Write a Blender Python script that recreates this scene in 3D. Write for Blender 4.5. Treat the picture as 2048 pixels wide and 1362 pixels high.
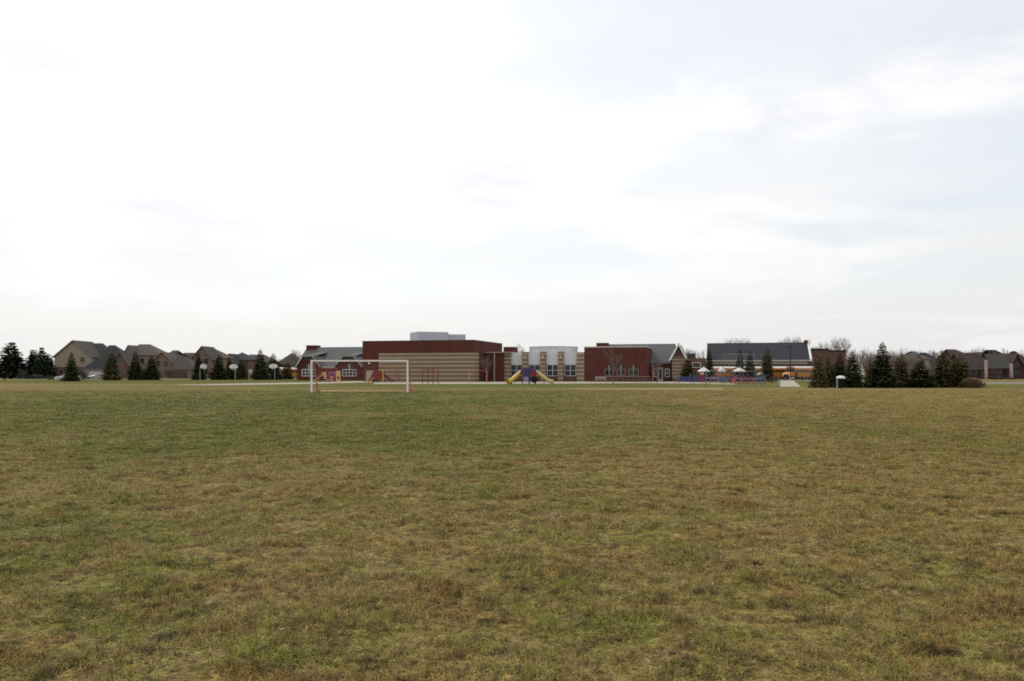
import bpy, math, random
import numpy as np
from mathutils import Vector, Matrix

R = math.radians
scene = bpy.context.scene
for o in list(bpy.data.objects):
    bpy.data.objects.remove(o)
col = scene.collection

# ------------------------------------------------------------------ camera
F = 1653.0          # focal length in photo pixels (2048 wide)
HOR = 748.0         # image row of the horizon
CAMH = 1.4
cam_d = bpy.data.cameras.new('camera')
cam = bpy.data.objects.new('camera', cam_d)
col.objects.link(cam)
cam.location = (0, 0, CAMH)
cam.rotation_euler = (R(90), 0, 0)
cam_d.sensor_width = 36.0
cam_d.lens = F / 2048.0 * 36.0
cam_d.shift_y = (HOR - 681.0) / 2048.0
cam_d.clip_end = 9000
scene.camera = cam

# ------------------------------------------------------------------ light, sky, exposure
SUN_AZ, SUN_EL = R(-24), R(44)      # azimuth from +Y, negative = left
sun_dir = Vector((math.sin(SUN_AZ) * math.cos(SUN_EL), math.cos(SUN_AZ) * math.cos(SUN_EL), math.sin(SUN_EL)))
sd = bpy.data.lights.new('sun', 'SUN')
sd.energy = 1.5
sd.angle = R(10)
sd.color = (1.0, 0.95, 0.86)
sun = bpy.data.objects.new('sun', sd)
col.objects.link(sun)
sun.rotation_euler = sun_dir.to_track_quat('Z', 'Y').to_euler()
sun.location = (0, 0, 60)

world = bpy.data.worlds.new('World')
scene.world = world
world.use_nodes = True


class NT:
    """small helper to wire nodes"""
    def __init__(s, tree):
        s.t = tree
        tree.nodes.clear()

    def n(s, kind, **kw):
        nd = s.t.nodes.new(kind)
        for k, v in kw.items():
            if k in ('props',):
                for a, b in v.items():
                    setattr(nd, a, b)
            else:
                pass
        return nd

    def link(s, a, b):
        s.t.links.new(a, b)

    def val(s, sock, v):
        if hasattr(v, 'is_output') or isinstance(v, bpy.types.NodeSocket):
            s.link(v, sock)
        else:
            sock.default_value = v

    def math(s, op, a, b=0.0, c=0.0, clamp=False):
        m = s.t.nodes.new('ShaderNodeMath')
        m.operation = op
        m.use_clamp = clamp
        s.val(m.inputs[0], a)
        s.val(m.inputs[1], b)
        s.val(m.inputs[2], c)
        return m.outputs[0]

    def vmath(s, op, a, b=(0, 0, 0), scale=None):
        m = s.t.nodes.new('ShaderNodeVectorMath')
        m.operation = op
        s.val(m.inputs[0], a)
        s.val(m.inputs[1], b)
        if scale is not None:
            s.val(m.inputs[3], scale)
        return m.outputs['Value'] if op in ('DOT_PRODUCT', 'LENGTH', 'DISTANCE') else m.outputs[0]

    def noise(s, vec, scale, detail=4, rough=0.55, dist=0.0):
        m = s.t.nodes.new('ShaderNodeTexNoise')
        if vec is not None:
            s.link(vec, m.inputs['Vector'])
        m.inputs['Scale'].default_value = scale
        m.inputs['Detail'].default_value = detail
        m.inputs['Roughness'].default_value = rough
        m.inputs['Distortion'].default_value = dist
        return m.outputs[0]

    def step(s, v, a, b, lo=0.0, hi=1.0):
        m = s.t.nodes.new('ShaderNodeMapRange')
        m.interpolation_type = 'SMOOTHSTEP'
        s.val(m.inputs[0], v)
        m.inputs[1].default_value = a
        m.inputs[2].default_value = b
        s.val(m.inputs[3], lo)
        s.val(m.inputs[4], hi)
        return m.outputs[0]

    def mix(s, fac, a, b, mode='MIX'):
        m = s.t.nodes.new('ShaderNodeMix')
        m.data_type = 'RGBA'
        m.blend_type = mode
        s.val(m.inputs[0], fac)
        for i, v in ((6, a), (7, b)):
            if isinstance(v, (tuple, list)):
                m.inputs[i].default_value = (v[0], v[1], v[2], 1)
            else:
                s.link(v, m.inputs[i])
        return m.outputs[2]

    def scale(s, v, k):
        m = s.t.nodes.new('ShaderNodeMapping')
        s.link(v, m.inputs[0])
        m.inputs['Scale'].default_value = k
        return m.outputs[0]


nt = NT(world.node_tree)
w_out = nt.n('ShaderNodeOutputWorld')
w_bg = nt.n('ShaderNodeBackground')
sky = nt.n('ShaderNodeTexSky')
sky.sky_type = 'NISHITA'
sky.sun_disc = False
sky.sun_elevation = SUN_EL
sky.sun_rotation = SUN_AZ
sky.air_density = 1.0
sky.dust_density = 0.8
tc = nt.n('ShaderNodeTexCoord')
dirv = tc.outputs['Generated']
sep = nt.n('ShaderNodeSeparateXYZ')
nt.link(dirv, sep.inputs[0])
zc = nt.math('ADD', nt.math('MAXIMUM', sep.outputs[2], 0.0), 0.13)
comb = nt.n('ShaderNodeCombineXYZ')
nt.link(nt.math('DIVIDE', sep.outputs[0], zc), comb.inputs[0])
nt.link(nt.math('DIVIDE', sep.outputs[1], zc), comb.inputs[1])
cp = comb.outputs[0]
CLOUD_SEED, SHADE_SEED = 25.1, 25.1
cl1 = nt.noise(nt.vmath('ADD', cp, (0, 0, CLOUD_SEED)), 0.9, 7, 0.58, 0.4)           # thick cloud
cl2 = nt.noise(nt.vmath('ADD', cp, (7.3, 2.1, CLOUD_SEED)), 0.42, 5, 0.5, 0.2)   # thin high veil
cl3 = nt.noise(nt.vmath('ADD', cp, (1.7, 9.1, SHADE_SEED)), 1.5, 6, 0.6, 0.3)    # shaded undersides
dots = nt.vmath('DOT_PRODUCT', dirv, tuple(sun_dir))
glow = nt.step(dots, 0.45, 1.0)                # thin cloud is brightest round the sun
low = nt.step(sep.outputs[2], 0.0, 0.26, 0.875, 1.0)      # thicker, dimmer air towards the horizon
cloudb = nt.math('MULTIPLY', nt.math('MULTIPLY_ADD', glow, 1.2, 8.9), low)
cmul = nt.n('ShaderNodeVectorMath'); cmul.operation = 'SCALE'
cmul.inputs[0].default_value = (1.0, 0.995, 0.985)
nt.link(cloudb, cmul.inputs[3])
cloudcol = cmul.outputs[0]
greyc = nt.n('ShaderNodeVectorMath'); greyc.operation = 'SCALE'
greyc.inputs[0].default_value = (0.74, 0.775, 0.87)
nt.link(cloudb, greyc.inputs[3])
veil = nt.math('MAXIMUM', nt.step(cl2, 0.38, 0.62, 0.66, 0.96), nt.step(sep.outputs[2], 0.03, 0.20, 0.97, 0.45))
base_sky = nt.mix(veil, nt.vmath('SCALE', sky.outputs[0], scale=1.35), cloudcol)
thick = nt.step(cl1, 0.47, 0.66)
und = nt.math('MULTIPLY', nt.step(cl3, 0.51, 0.70), nt.step(cl1, 0.40, 0.55))
s1 = nt.mix(thick, base_sky, nt.vmath('SCALE', cloudcol, scale=1.09))
s2 = nt.mix(nt.math('MULTIPLY', und, nt.step(sep.outputs[2], 0.08, 0.24, 0.10, 0.42)), s1, greyc.outputs[0])
nt.link(s2, w_bg.inputs[0])
w_bg.inputs[1].default_value = 0.105
nt.link(w_bg.outputs[0], w_out.inputs[0])

vs = scene.view_settings
vs.view_transform = 'Standard'
vs.look = 'None'
vs.exposure = 0.0
vs.gamma = 1.0
vs.use_curve_mapping = False
scene.render.engine = 'CYCLES'
scene.cycles.use_denoising = False
scene.cycles.max_bounces = 6
scene.cycles.filter_width = 1.8

rnd = random.Random(11)


# ------------------------------------------------------------------ geometry helpers
def gx(px, Y):
    return (px - 1024.0) / F * Y


def gz(py, Y):
    return CAMH - (py - HOR) / F * Y


def gy(py):
    return CAMH * F / (py - HOR)


class MB:
    def __init__(s):
        s.v, s.f = [], []

    def add(s, vs_, fs_):
        b = len(s.v)
        s.v += [tuple(p) for p in vs_]
        s.f += [tuple(i + b for i in f) for f in fs_]
        return s

    def box(s, x0, x1, y0, y1, z0, z1):
        return s.add([(x0, y0, z0), (x1, y0, z0), (x1, y1, z0), (x0, y1, z0), (x0, y0, z1), (x1, y0, z1), (x1, y1, z1), (x0, y1, z1)],
                     [(0, 3, 2, 1), (4, 5, 6, 7), (0, 1, 5, 4), (1, 2, 6, 5), (2, 3, 7, 6), (3, 0, 4, 7)])

    def rbox(s, cx, cy, lx, ly, z0, z1, a):
        c, n = math.cos(a), math.sin(a)
        p = [(cx + c * x - n * y, cy + n * x + c * y) for x, y in ((-lx / 2, -ly / 2), (lx / 2, -ly / 2), (lx / 2, ly / 2), (-lx / 2, ly / 2))]
        return s.prism(p, z0, z1)

    def prism(s, poly, z0, z1):
        n = len(poly)
        vs_ = [(x, y, z0) for x, y in poly] + [(x, y, z1) for x, y in poly]
        fs_ = [tuple(range(n))[::-1], tuple(range(n, 2 * n))] + [(i, (i + 1) % n, n + (i + 1) % n, n + i) for i in range(n)]
        return s.add(vs_, fs_)

    def xprism(s, poly, y0, y1):
        """polygon in x,z pushed along y"""
        n = len(poly)
        vs_ = [(x, y0, z) for x, z in poly] + [(x, y1, z) for x, z in poly]
        fs_ = [tuple(range(n)), tuple(range(n, 2 * n))[::-1]] + [(i, n + i, n + (i + 1) % n, (i + 1) % n) for i in range(n)]
        return s.add(vs_, fs_)

    def yprism(s, poly, x0, x1):
        """polygon in y,z pushed along x"""
        n = len(poly)
        vs_ = [(x0, y, z) for y, z in poly] + [(x1, y, z) for y, z in poly]
        fs_ = [tuple(range(n)), tuple(range(n, 2 * n))[::-1]] + [(i, n + i, n + (i + 1) % n, (i + 1) % n) for i in range(n)]
        return s.add(vs_, fs_)

    def slab(s, pts, t=0.18):
        n = len(pts)
        vs_ = [tuple(p) for p in pts] + [(p[0], p[1], p[2] - t) for p in pts]
        fs_ = [tuple(range(n)), tuple(range(n, 2 * n))[::-1]] + [(i, n + i, n + (i + 1) % n, (i + 1) % n) for i in range(n)]
        return s.add(vs_, fs_)

    def tube(s, pts, r, n=8, caps=True):
        pts = [Vector(p) for p in pts]
        rs = r if isinstance(r, (list, tuple)) else [r] * len(pts)
        rings = []
        ref = Vector((0, 0, 1))
        for i, p in enumerate(pts):
            d = (pts[min(i + 1, len(pts) - 1)] - pts[max(i - 1, 0)]).normalized()
            rf = ref if abs(d.z) < 0.95 else Vector((1, 0, 0))
            a = d.cross(rf).normalized()
            b = d.cross(a)
            rings.append([p + (a * math.cos(2 * math.pi * k / n) + b * math.sin(2 * math.pi * k / n)) * rs[i] for k in range(n)])
        vs_ = [q for ring in rings for q in ring]
        fs_ = []
        for i in range(len(pts) - 1):
            for k in range(n):
                fs_.append((i * n + k, i * n + (k + 1) % n, (i + 1) * n + (k + 1) % n, (i + 1) * n + k))
        if caps:
            fs_.append(tuple(range(n))[::-1])
            fs_.append(tuple((len(pts) - 1) * n + k for k in range(n)))
        return s.add(vs_, fs_)

    def build(s, name, m, parent=None, smooth=False, loc=None):
        me = bpy.data.meshes.new(name)
        me.from_pydata(s.v, [], s.f)
        me.update()
        if m is not None:
            me.materials.append(m)
        if smooth:
            me.polygons.foreach_set('use_smooth', [True] * len(me.polygons))
        o = bpy.data.objects.new(name, me)
        col.objects.link(o)
        if loc is not None:
            o.location = loc
        if parent is not None:
            o.parent = parent
        return o


def tag(o, label=None, cat=None, group=None, kind=None):
    if label: o['label'] = label
    if cat: o['category'] = cat
    if group: o['group'] = group
    if kind: o['kind'] = kind
    return o


def thing(name, loc, label, cat, group=None, rz=0.0):
    o = bpy.data.objects.new(name, None)
    o.empty_display_size = 0.3
    col.objects.link(o)
    o.location = loc
    o.rotation_euler = (0, 0, rz)
    return tag(o, label, cat, group)


# ------------------------------------------------------------------ materials
MATS = {}


def mat(name, c, rough=0.75, var=0.12, scale=1.5, metal=0.0, fine=0.0, spec=0.3, bump=0.0):
    if name in MATS:
        return MATS[name]
    m = bpy.data.materials.new(name)
    m.use_nodes = True
    t = NT(m.node_tree)
    out = t.n('ShaderNodeOutputMaterial')
    b = t.n('ShaderNodeBsdfPrincipled')
    t.link(b.outputs[0], out.inputs[0])
    g = t.n('ShaderNodeTexCoord').outputs['Object']
    n1 = t.noise(g, scale, 4, 0.6)
    n2 = t.noise(g, scale * 9, 3, 0.6)
    k = t.math('ADD', t.math('MULTIPLY', t.math('SUBTRACT', n1, 0.5), var * 4), t.math('MULTIPLY', t.math('SUBTRACT', n2, 0.5), fine * 4))
    v = t.vmath('SCALE', tuple(c), scale=t.math('ADD', k, 1.0))
    t.link(v, b.inputs['Base Color'])
    b.inputs['Roughness'].default_value = rough
    b.inputs['Metallic'].default_value = metal
    b.inputs['Specular IOR Level'].default_value = spec
    if bump:
        bp = t.n('ShaderNodeBump')
        bp.inputs['Strength'].default_value = bump
        bp.inputs['Distance'].default_value = 0.05
        t.link(n2, bp.inputs['Height'])
        t.link(bp.outputs[0], b.inputs['Normal'])
    MATS[name] = m
    return m


def brick_mat(name, c1, c2, mortar, bw=0.24, bh=0.08):
    m = bpy.data.materials.new(name)
    m.use_nodes = True
    t = NT(m.node_tree)
    out = t.n('ShaderNodeOutputMaterial')
    b = t.n('ShaderNodeBsdfPrincipled')
    t.link(b.outputs[0], out.inputs[0])
    g = t.n('ShaderNodeTexCoord').outputs['Object']
    sp = t.n('ShaderNodeSeparateXYZ')
    t.link(g, sp.inputs[0])
    cb = t.n('ShaderNodeCombineXYZ')
    t.link(t.math('ADD', sp.outputs[0], sp.outputs[1]), cb.inputs[0])
    t.link(sp.outputs[2], cb.inputs[1])
    br = t.n('ShaderNodeTexBrick')
    t.link(cb.outputs[0], br.inputs['Vector'])
    br.inputs['Color1'].default_value = (*c1, 1)
    br.inputs['Color2'].default_value = (*c2, 1)
    br.inputs['Mortar'].default_value = (*mortar, 1)
    br.inputs['Scale'].default_value = 1.0
    br.inputs['Mortar Size'].default_value = 0.008
    br.inputs['Brick Width'].default_value = bw
    br.inputs['Row Height'].default_value = bh
    n1 = t.noise(g, 0.5, 5, 0.6)
    v = t.vmath('SCALE', br.outputs['Color'], scale=t.math('MULTIPLY_ADD', n1, 0.8, 0.6))
    t.link(v, b.inputs['Base Color'])
    b.inputs['Roughness'].default_value = 0.85
    b.inputs['Specular IOR Level'].default_value = 0.2
    MATS[name] = m
    return m


M_BRICK = brick_mat('red_brick', (0.125, 0.033, 0.024), (0.085, 0.023, 0.018), (0.10, 0.05, 0.04))
M_BRICK2 = brick_mat('brown_brick', (0.15, 0.075, 0.055), (0.11, 0.055, 0.042), (0.15, 0.11, 0.09))
M_BRICK3 = brick_mat('tan_brick', (0.23, 0.15, 0.105), (0.18, 0.115, 0.085), (0.22, 0.17, 0.13))
M_BRICK4 = brick_mat('plum_brick', (0.085, 0.03, 0.03), (0.062, 0.024, 0.026), (0.08, 0.045, 0.045))
M_TAN = mat('tan_block', (0.22, 0.155, 0.105), 0.9, 0.06, 0.6, fine=0.06)
M_PALE = mat('pale_block', (0.42, 0.335, 0.24), 0.9, 0.06, 0.6, fine=0.05)
M_COPE = mat('stone_coping', (0.34, 0.28, 0.22), 0.8, 0.08)
M_DCOPE = mat('dark_metal_coping', (0.06, 0.045, 0.04), 0.5, 0.05)
M_SHIN = mat('grey_shingle', (0.115, 0.118, 0.12), 0.9, 0.07, 0.35, fine=0.09, spec=0.15)
M_SHIN2 = mat('brown_shingle', (0.088, 0.071, 0.064), 0.9, 0.08, 0.35, fine=0.09, spec=0.15)
M_SHIN3 = mat('charcoal_shingle', (0.042, 0.044, 0.050), 0.9, 0.08, 0.35, fine=0.09, spec=0.15)
M_SHIN4 = mat('taupe_shingle', (0.115, 0.095, 0.082), 0.9, 0.08, 0.35, fine=0.09, spec=0.15)
M_SHIN5 = mat('plum_shingle', (0.064, 0.047, 0.045), 0.9, 0.08, 0.35, fine=0.09, spec=0.15)
M_SHIN6 = mat('olive_shingle', (0.066, 0.064, 0.056), 0.9, 0.08, 0.35, fine=0.09, spec=0.15)
M_WHITE = mat('white_paint', (0.80, 0.79, 0.77), 0.5, 0.03)
M_DULL = mat('weathered_white_paint', (0.80, 0.77, 0.75), 0.55, 0.06, 3.0)
M_PANEL = mat('white_metal_panel', (0.62, 0.64, 0.67), 0.35, 0.03, 0.8, spec=0.5)
M_GPANEL = mat('grey_metal_panel', (0.52, 0.53, 0.57), 0.5, 0.04, 0.6)
M_SIDING = mat('beige_siding', (0.30, 0.25, 0.18), 0.8, 0.05)
M_SIDING2 = mat('tan_siding', (0.33, 0.255, 0.18), 0.8, 0.05)
M_SIDING3 = mat('grey_siding', (0.26, 0.245, 0.22), 0.8, 0.05)
M_TRIM = mat('cream_trim', (0.50, 0.46, 0.40), 0.6, 0.04)
M_CONC = mat('concrete', (0.36, 0.32, 0.245), 0.9, 0.10, 0.25, fine=0.05)
M_ROAD = mat('worn_asphalt', (0.20, 0.19, 0.18), 0.95, 0.10, 0.3, fine=0.05)
M_SAND = mat('sandy_soil', (0.30, 0.24, 0.14), 0.95, 0.15, 0.5, fine=0.1)
M_STEEL = mat('galvanised_steel', (0.36, 0.38, 0.40), 0.45, 0.06, 2.0, metal=0.5)
M_FASCIA = mat('brown_fascia', (0.17, 0.14, 0.12), 0.7, 0.06)
M_BIN = mat('dark_green_enamel', (0.008, 0.016, 0.013), 0.9, 0.05, spec=0.1)
M_RAKE = mat('dull_rake_paint', (0.40, 0.33, 0.28), 0.7, 0.06)
M_DSTEEL = mat('dull_steel', (0.17, 0.19, 0.20), 0.6, 0.06, 2.0, metal=0.3)
M_TEAL = mat('teal_paint', (0.10, 0.20, 0.20), 0.5, 0.06)
M_BLACK = mat('black_metal', (0.012, 0.012, 0.013), 0.45, 0.05)
M_RUB = mat('black_rubber', (0.015, 0.015, 0.015), 0.85, 0.1)
M_MAROON = mat('maroon_paint', (0.17, 0.022, 0.035), 0.5, 0.06)
M_RED = mat('red_plastic', (0.30, 0.03, 0.03), 0.45, 0.05)
M_FRED = mat('faded_red_paint', (0.50, 0.19, 0.155), 0.6, 0.10, 3.0)
M_ORANGE = mat('orange_plastic', (0.55, 0.25, 0.07), 0.45, 0.06)
M_PEACH = mat('peach_plastic', (0.60, 0.36, 0.18), 0.45, 0.06)
M_YEL = mat('yellow_plastic', (0.62, 0.42, 0.07), 0.4, 0.06)
M_PYEL = mat('pale_yellow_plastic', (0.62, 0.46, 0.19), 0.4, 0.06)
M_PUR = mat('purple_plastic', (0.085, 0.042, 0.135), 0.45, 0.08)
M_LIL = mat('lilac_plastic', (0.34, 0.25, 0.42), 0.45, 0.06)
M_MAG = mat('magenta_plastic', (0.20, 0.045, 0.11), 0.45, 0.06)
M_BLUE = mat('blue_plastic', (0.042, 0.052, 0.16), 0.45, 0.08)
M_GREYP = mat('grey_plastic', (0.36, 0.31, 0.28), 0.6, 0.06)
M_CANV = mat('white_canvas', (0.78, 0.77, 0.75), 0.8, 0.04)
M_BUSY = mat('bus_yellow', (0.52, 0.20, 0.025), 0.4, 0.05, spec=0.5)
M_CHROME = mat('dull_chrome', (0.55, 0.55, 0.55), 0.3, 0.03, metal=0.8)
M_WCAR = mat('white_car_paint', (0.80, 0.80, 0.80), 0.25, 0.01, spec=0.6)
M_SCAR = mat('silver_car_paint', (0.42, 0.43, 0.44), 0.3, 0.01, metal=0.3, spec=0.6)
M_DCAR = mat('dark_car_paint', (0.03, 0.033, 0.04), 0.25, 0.01, spec=0.6)
M_LAMP = mat('lamp_glass', (0.75, 0.72, 0.65), 0.3, 0.02)
M_BARK = mat('grey_bark', (0.14, 0.115, 0.10), 0.95, 0.15, 3.0)
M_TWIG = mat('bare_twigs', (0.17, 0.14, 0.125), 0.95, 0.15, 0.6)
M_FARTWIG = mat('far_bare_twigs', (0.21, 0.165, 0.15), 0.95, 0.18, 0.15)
M_SBARK = mat('spruce_bark', (0.07, 0.05, 0.04), 0.95, 0.15, 3.0)
M_GARAGE = mat('garage_door_paint', (0.45, 0.42, 0.37), 0.6, 0.04)
M_DOOR = mat('brown_door', (0.08, 0.05, 0.04), 0.5, 0.06)
M_LEAF = mat('dead_leaf', (0.13, 0.07, 0.04), 0.85, 0.2, 20)
M_PLEAF = mat('pale_dead_leaf', (0.50, 0.43, 0.32), 0.85, 0.15, 20)


def glass_mat():
    m = bpy.data.materials.new('window_glass')
    m.use_nodes = True
    t = NT(m.node_tree)
    out = t.n('ShaderNodeOutputMaterial')
    b = t.n('ShaderNodeBsdfPrincipled')
    t.link(b.outputs[0], out.inputs[0])
    b.inputs['Base Color'].default_value = (0.012, 0.014, 0.017, 1)
    b.inputs['Roughness'].default_value = 0.08
    b.inputs['Specular IOR Level'].default_value = 0.45
    return m


M_GLASS = glass_mat()


def needle_mat(name, c_dark, c_light):
    m = bpy.data.materials.new(name)
    m.use_nodes = True
    t = NT(m.node_tree)
    out = t.n('ShaderNodeOutputMaterial')
    b = t.n('ShaderNodeBsdfPrincipled')
    t.link(b.outputs[0], out.inputs[0])
    g = t.n('ShaderNodeTexCoord').outputs['Object']
    oi = t.n('ShaderNodeObjectInfo').outputs['Random']
    n1 = t.noise(g, 7.0, 4, 0.6)
    f = t.math('ADD', t.step(n1, 0.35, 0.7), t.math('MULTIPLY', t.math('SUBTRACT', oi, 0.5), 0.5), clamp=True)
    t.link(t.mix(f, c_dark, c_light), b.inputs['Base Color'])
    b.inputs['Roughness'].default_value = 0.75
    b.inputs['Specular IOR Level'].default_value = 0.15
    return m


M_NEEDLE = needle_mat('spruce_needles', (0.042, 0.055, 0.024), (0.10, 0.108, 0.044))
M_NEEDLE2 = needle_mat('olive_spruce_needles', (0.10, 0.094, 0.032), (0.20, 0.165, 0.060))
M_NEEDLE3 = needle_mat('pine_needles', (0.022, 0.034, 0.022), (0.05, 0.06, 0.036))
M_HEDGE = needle_mat('hedge_leaves', (0.03, 0.045, 0.015), (0.06, 0.085, 0.03))
M_DRYB = needle_mat('dry_bush_stems', (0.24, 0.16, 0.095), (0.36, 0.26, 0.155))
M_GREYB = needle_mat('grey_bush_leaves', (0.05, 0.058, 0.048), (0.09, 0.10, 0.08))


# ------------------------------------------------------------------ ground and turf
_VN = np.random.RandomState(77).rand(256, 256)


def vnoise(x, y, s, o=0):
    """smooth lattice noise, 0..1, s cells per metre"""
    x = np.asarray(x, float) * s + 71.3 * o + 1000
    y = np.asarray(y, float) * s + 37.7 * o + 1000
    i, j = np.floor(x).astype(int), np.floor(y).astype(int)
    a, b = x - i, y - j
    a, b = a * a * (3 - 2 * a), b * b * (3 - 2 * b)
    t = lambda p, q: _VN[p % 256, q % 256]
    return (t(i, j) * (1 - a) + t(i + 1, j) * a) * (1 - b) + (t(i, j + 1) * (1 - a) + t(i + 1, j + 1) * a) * b


def undul(x, y):
    f = np.clip((60.0 - y) / 40.0, 0, 1)
    return f * (0.045 * (vnoise(x, y, 1.6, 1) - .5) + 0.03 * (vnoise(x, y, 4.2, 2) - .5) + 0.020 * np.sin(x * 1.3 + 0.7 * y) * np.cos(y * 0.9 - 0.4 * x) + 0.012 * np.sin(2.9 * x - 1.9 * y + 1.0) + 0.010 * np.sin(5.3 * y + 4.1 * x))


def blob(x, y, cx, cy, rx, ry):
    return np.exp(-(((x - cx) / rx) ** 2 + ((y - cy) / ry) ** 2))


def lush(x, y):
    """how green the turf is: 0 straw, 1 green (mown and watered stretches)"""
    v = 0.30 + 0 * x
    v = v + 0.46 * blob(x, y, -13, 34, 18, 16)          # greener stretch on the left in front of the goal
    v = v + 0.30 * blob(x, y, -3.0, 18.5, 4.5, 4.5)
    v = v + 0.40 * blob(x, y, -10, 58, 28, 16)
    v = v + 0.24 * blob(x, y, -4, 7.5, 1.6, 1.4) + 0.20 * blob(x, y, -2.6, 4.8, 1.4, 1.0)
    v = v + 0.75 * blob(x, y, -58, 170, 64, 45)         # lawn round the courts
    v = v + 0.60 * blob(x, y, 0, 102, 42, 18) - 0.25 * blob(x, y, -18, 60.5, 3.0, 1.8)
    v = v + 0.07 * np.sin(x * 1.15 + 0.18 * y) * np.clip(y / 20, 0, 1) * np.clip((75 - y) / 30, 0, 1)   # mower passes
    v = v + 0.75 * blob(x, y, 52, 128, 9, 40)
    v = v - 0.30 * blob(x, y, -70, 105, 40, 12)
    v = v - 0.28 * blob(x, y, 26, 55, 24, 30)
    v = v - 0.12 * blob(x, y, 5, 10, 6, 5)
    return np.clip(v, 0, 1)


def turf_nodes(t, lush_sock, pos, blade=None):
    """colour of the spring turf from where it grows"""
    flat = t.vmath('MULTIPLY', pos, (1, 1, 0))
    big = t.noise(flat, 0.16, 3, 0.5)
    mid = t.noise(t.vmath('ADD', flat, (31, 7, 0)), 1.1, 5, 0.6)
    sml = t.noise(t.vmath('ADD', flat, (3, 17, 0)), 5.0, 5, 0.65)
    fin = t.noise(t.vmath('ADD', flat, (13, 5, 0)), 34.0, 3, 0.6)
    red = t.noise(t.vmath('ADD', flat, (9, 41, 0)), 1.8, 5, 0.62)
    g = t.math('ADD', lush_sock, t.math('MULTIPLY', t.math('SUBTRACT', big, 0.5), 0.9))
    g = t.math('ADD', g, t.math('MULTIPLY', t.math('SUBTRACT', mid, 0.5), 1.35))
    g = t.math('ADD', g, t.math('MULTIPLY', t.math('SUBTRACT', sml, 0.5), 1.2))
    if blade is not None:
        g = t.math('ADD', g, t.math('MULTIPLY', t.math('SUBTRACT', blade, 0.5), 0.75))
    gf = t.step(g, 0.10, 0.85)
    c = t.mix(gf, (0.272, 0.208, 0.083), (0.112, 0.130, 0.024))
    c = t.mix(t.math('MULTIPLY', t.step(red, 0.50, 0.66), t.math('SUBTRACT', 0.80, t.math('MULTIPLY', gf, 0.5))), c, (0.256, 0.160, 0.060))
    pal = t.step(t.noise(t.vmath('ADD', flat, (19, 2, 0)), 2.6, 5, 0.65), 0.58, 0.72)
    c = t.mix(t.math('MULTIPLY', pal, 0.5), c, (0.315, 0.25, 0.145))
    k = t.math('MULTIPLY_ADD', t.math('SUBTRACT', fin, 0.5), 2.0, 1.0)
    k = t.math('MULTIPLY', k, t.math('MULTIPLY_ADD', t.math('SUBTRACT', sml, 0.5), 1.9, 1.06))
    k = t.math('MULTIPLY', k, t.math('MULTIPLY_ADD', t.math('SUBTRACT', mid, 0.5), 0.7, 1.04))
    clump = t.noise(t.vmath('ADD', flat, (23, 29, 0)), 13.0, 4, 0.65)
    k = t.math('MULTIPLY', k, t.math('MULTIPLY_ADD', t.math('SUBTRACT', clump, 0.5), 3.4, 1.05))
    k = t.math('MULTIPLY', k, t.step(t.noise(t.vmath('ADD', flat, (43, 11, 0)), 4.0, 4, 0.6), 0.32, 0.45, 0.42, 1.0))   # darker spots scattered by noise
    c = t.vmath('MULTIPLY', c, (0.93, 0.905, 0.83))
    return t.vmath('SCALE', c, scale=k), fin, sml


def ground_mat():
    m = bpy.data.materials.new('turf')
    m.use_nodes = True
    t = NT(m.node_tree)
    out = t.n('ShaderNodeOutputMaterial')
    b = t.n('ShaderNodeBsdfPrincipled')
    t.link(b.outputs[0], out.inputs[0])
    pos = t.n('ShaderNodeNewGeometry').outputs['Position']
    at = t.n('ShaderNodeAttribute')
    at.attribute_name = 'lush'
    c, fin, sml = turf_nodes(t, at.outputs['Fac'], pos)
    t.link(t.vmath('SCALE', c, scale=0.78), b.inputs['Base Color'])
    b.inputs['Roughness'].default_value = 1.0
    b.inputs['Specular IOR Level'].default_value = 0.05
    bp = t.n('ShaderNodeBump')
    bp.inputs['Strength'].default_value = 0.5
    bp.inputs['Distance'].default_value = 0.04
    t.link(t.math('ADD', fin, t.math('MULTIPLY', sml, 1.5)), bp.inputs['Height'])
    t.link(bp.outputs[0], b.inputs['Normal'])
    return m


ys = np.concatenate([np.arange(-40, 2, 4.0), np.arange(2, 14, 0.08), np.arange(14, 40, 0.25), np.arange(40, 90, 1.0), np.arange(90, 320, 2.5), np.geomspace(320, 6000, 24)])
us = np.concatenate([np.linspace(-4.5, -1.0, 12)[:-1], np.linspace(-1.0, 1.0, 261), np.linspace(1.0, 4.5, 12)[1:]])
GX = us[None, :] * (np.abs(ys)[:, None] * 0.8 + 8.0)
GY = np.repeat(ys[:, None], len(us), 1)
GZ = undul(GX, GY)
nr, nc = GX.shape
gme = bpy.data.meshes.new('ground')
idx = np.arange(nr * nc).reshape(nr, nc)
faces = np.stack([idx[:-1, :-1], idx[:-1, 1:], idx[1:, 1:], idx[1:, :-1]], -1).reshape(-1, 4)
gme.from_pydata(np.stack([GX, GY, GZ], -1).reshape(-1, 3).tolist(), [], faces.tolist())
gme.polygons.foreach_set('use_smooth', [True] * len(gme.polygons))
att = gme.attributes.new('lush', 'FLOAT', 'POINT')
att.data.foreach_set('value', lush(GX, GY).reshape(-1).astype(np.float32))
gme.materials.append(ground_mat())
ground = bpy.data.objects.new('ground', gme)
col.objects.link(ground)
tag(ground, 'flat spring playing field of straw and green turf', None, kind='structure')


def sheet(name, pts, m, z=0.02, kind='structure', label=None):
    """paved sheet from ground points given as photo pixels"""
    mb = MB()
    P = [(gx(px, gy(py)), gy(py)) for px, py in pts]
    mb.prism(P, -0.05, z)
    o = mb.build(name, m)
    return tag(o, label, None, kind=kind)


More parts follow.
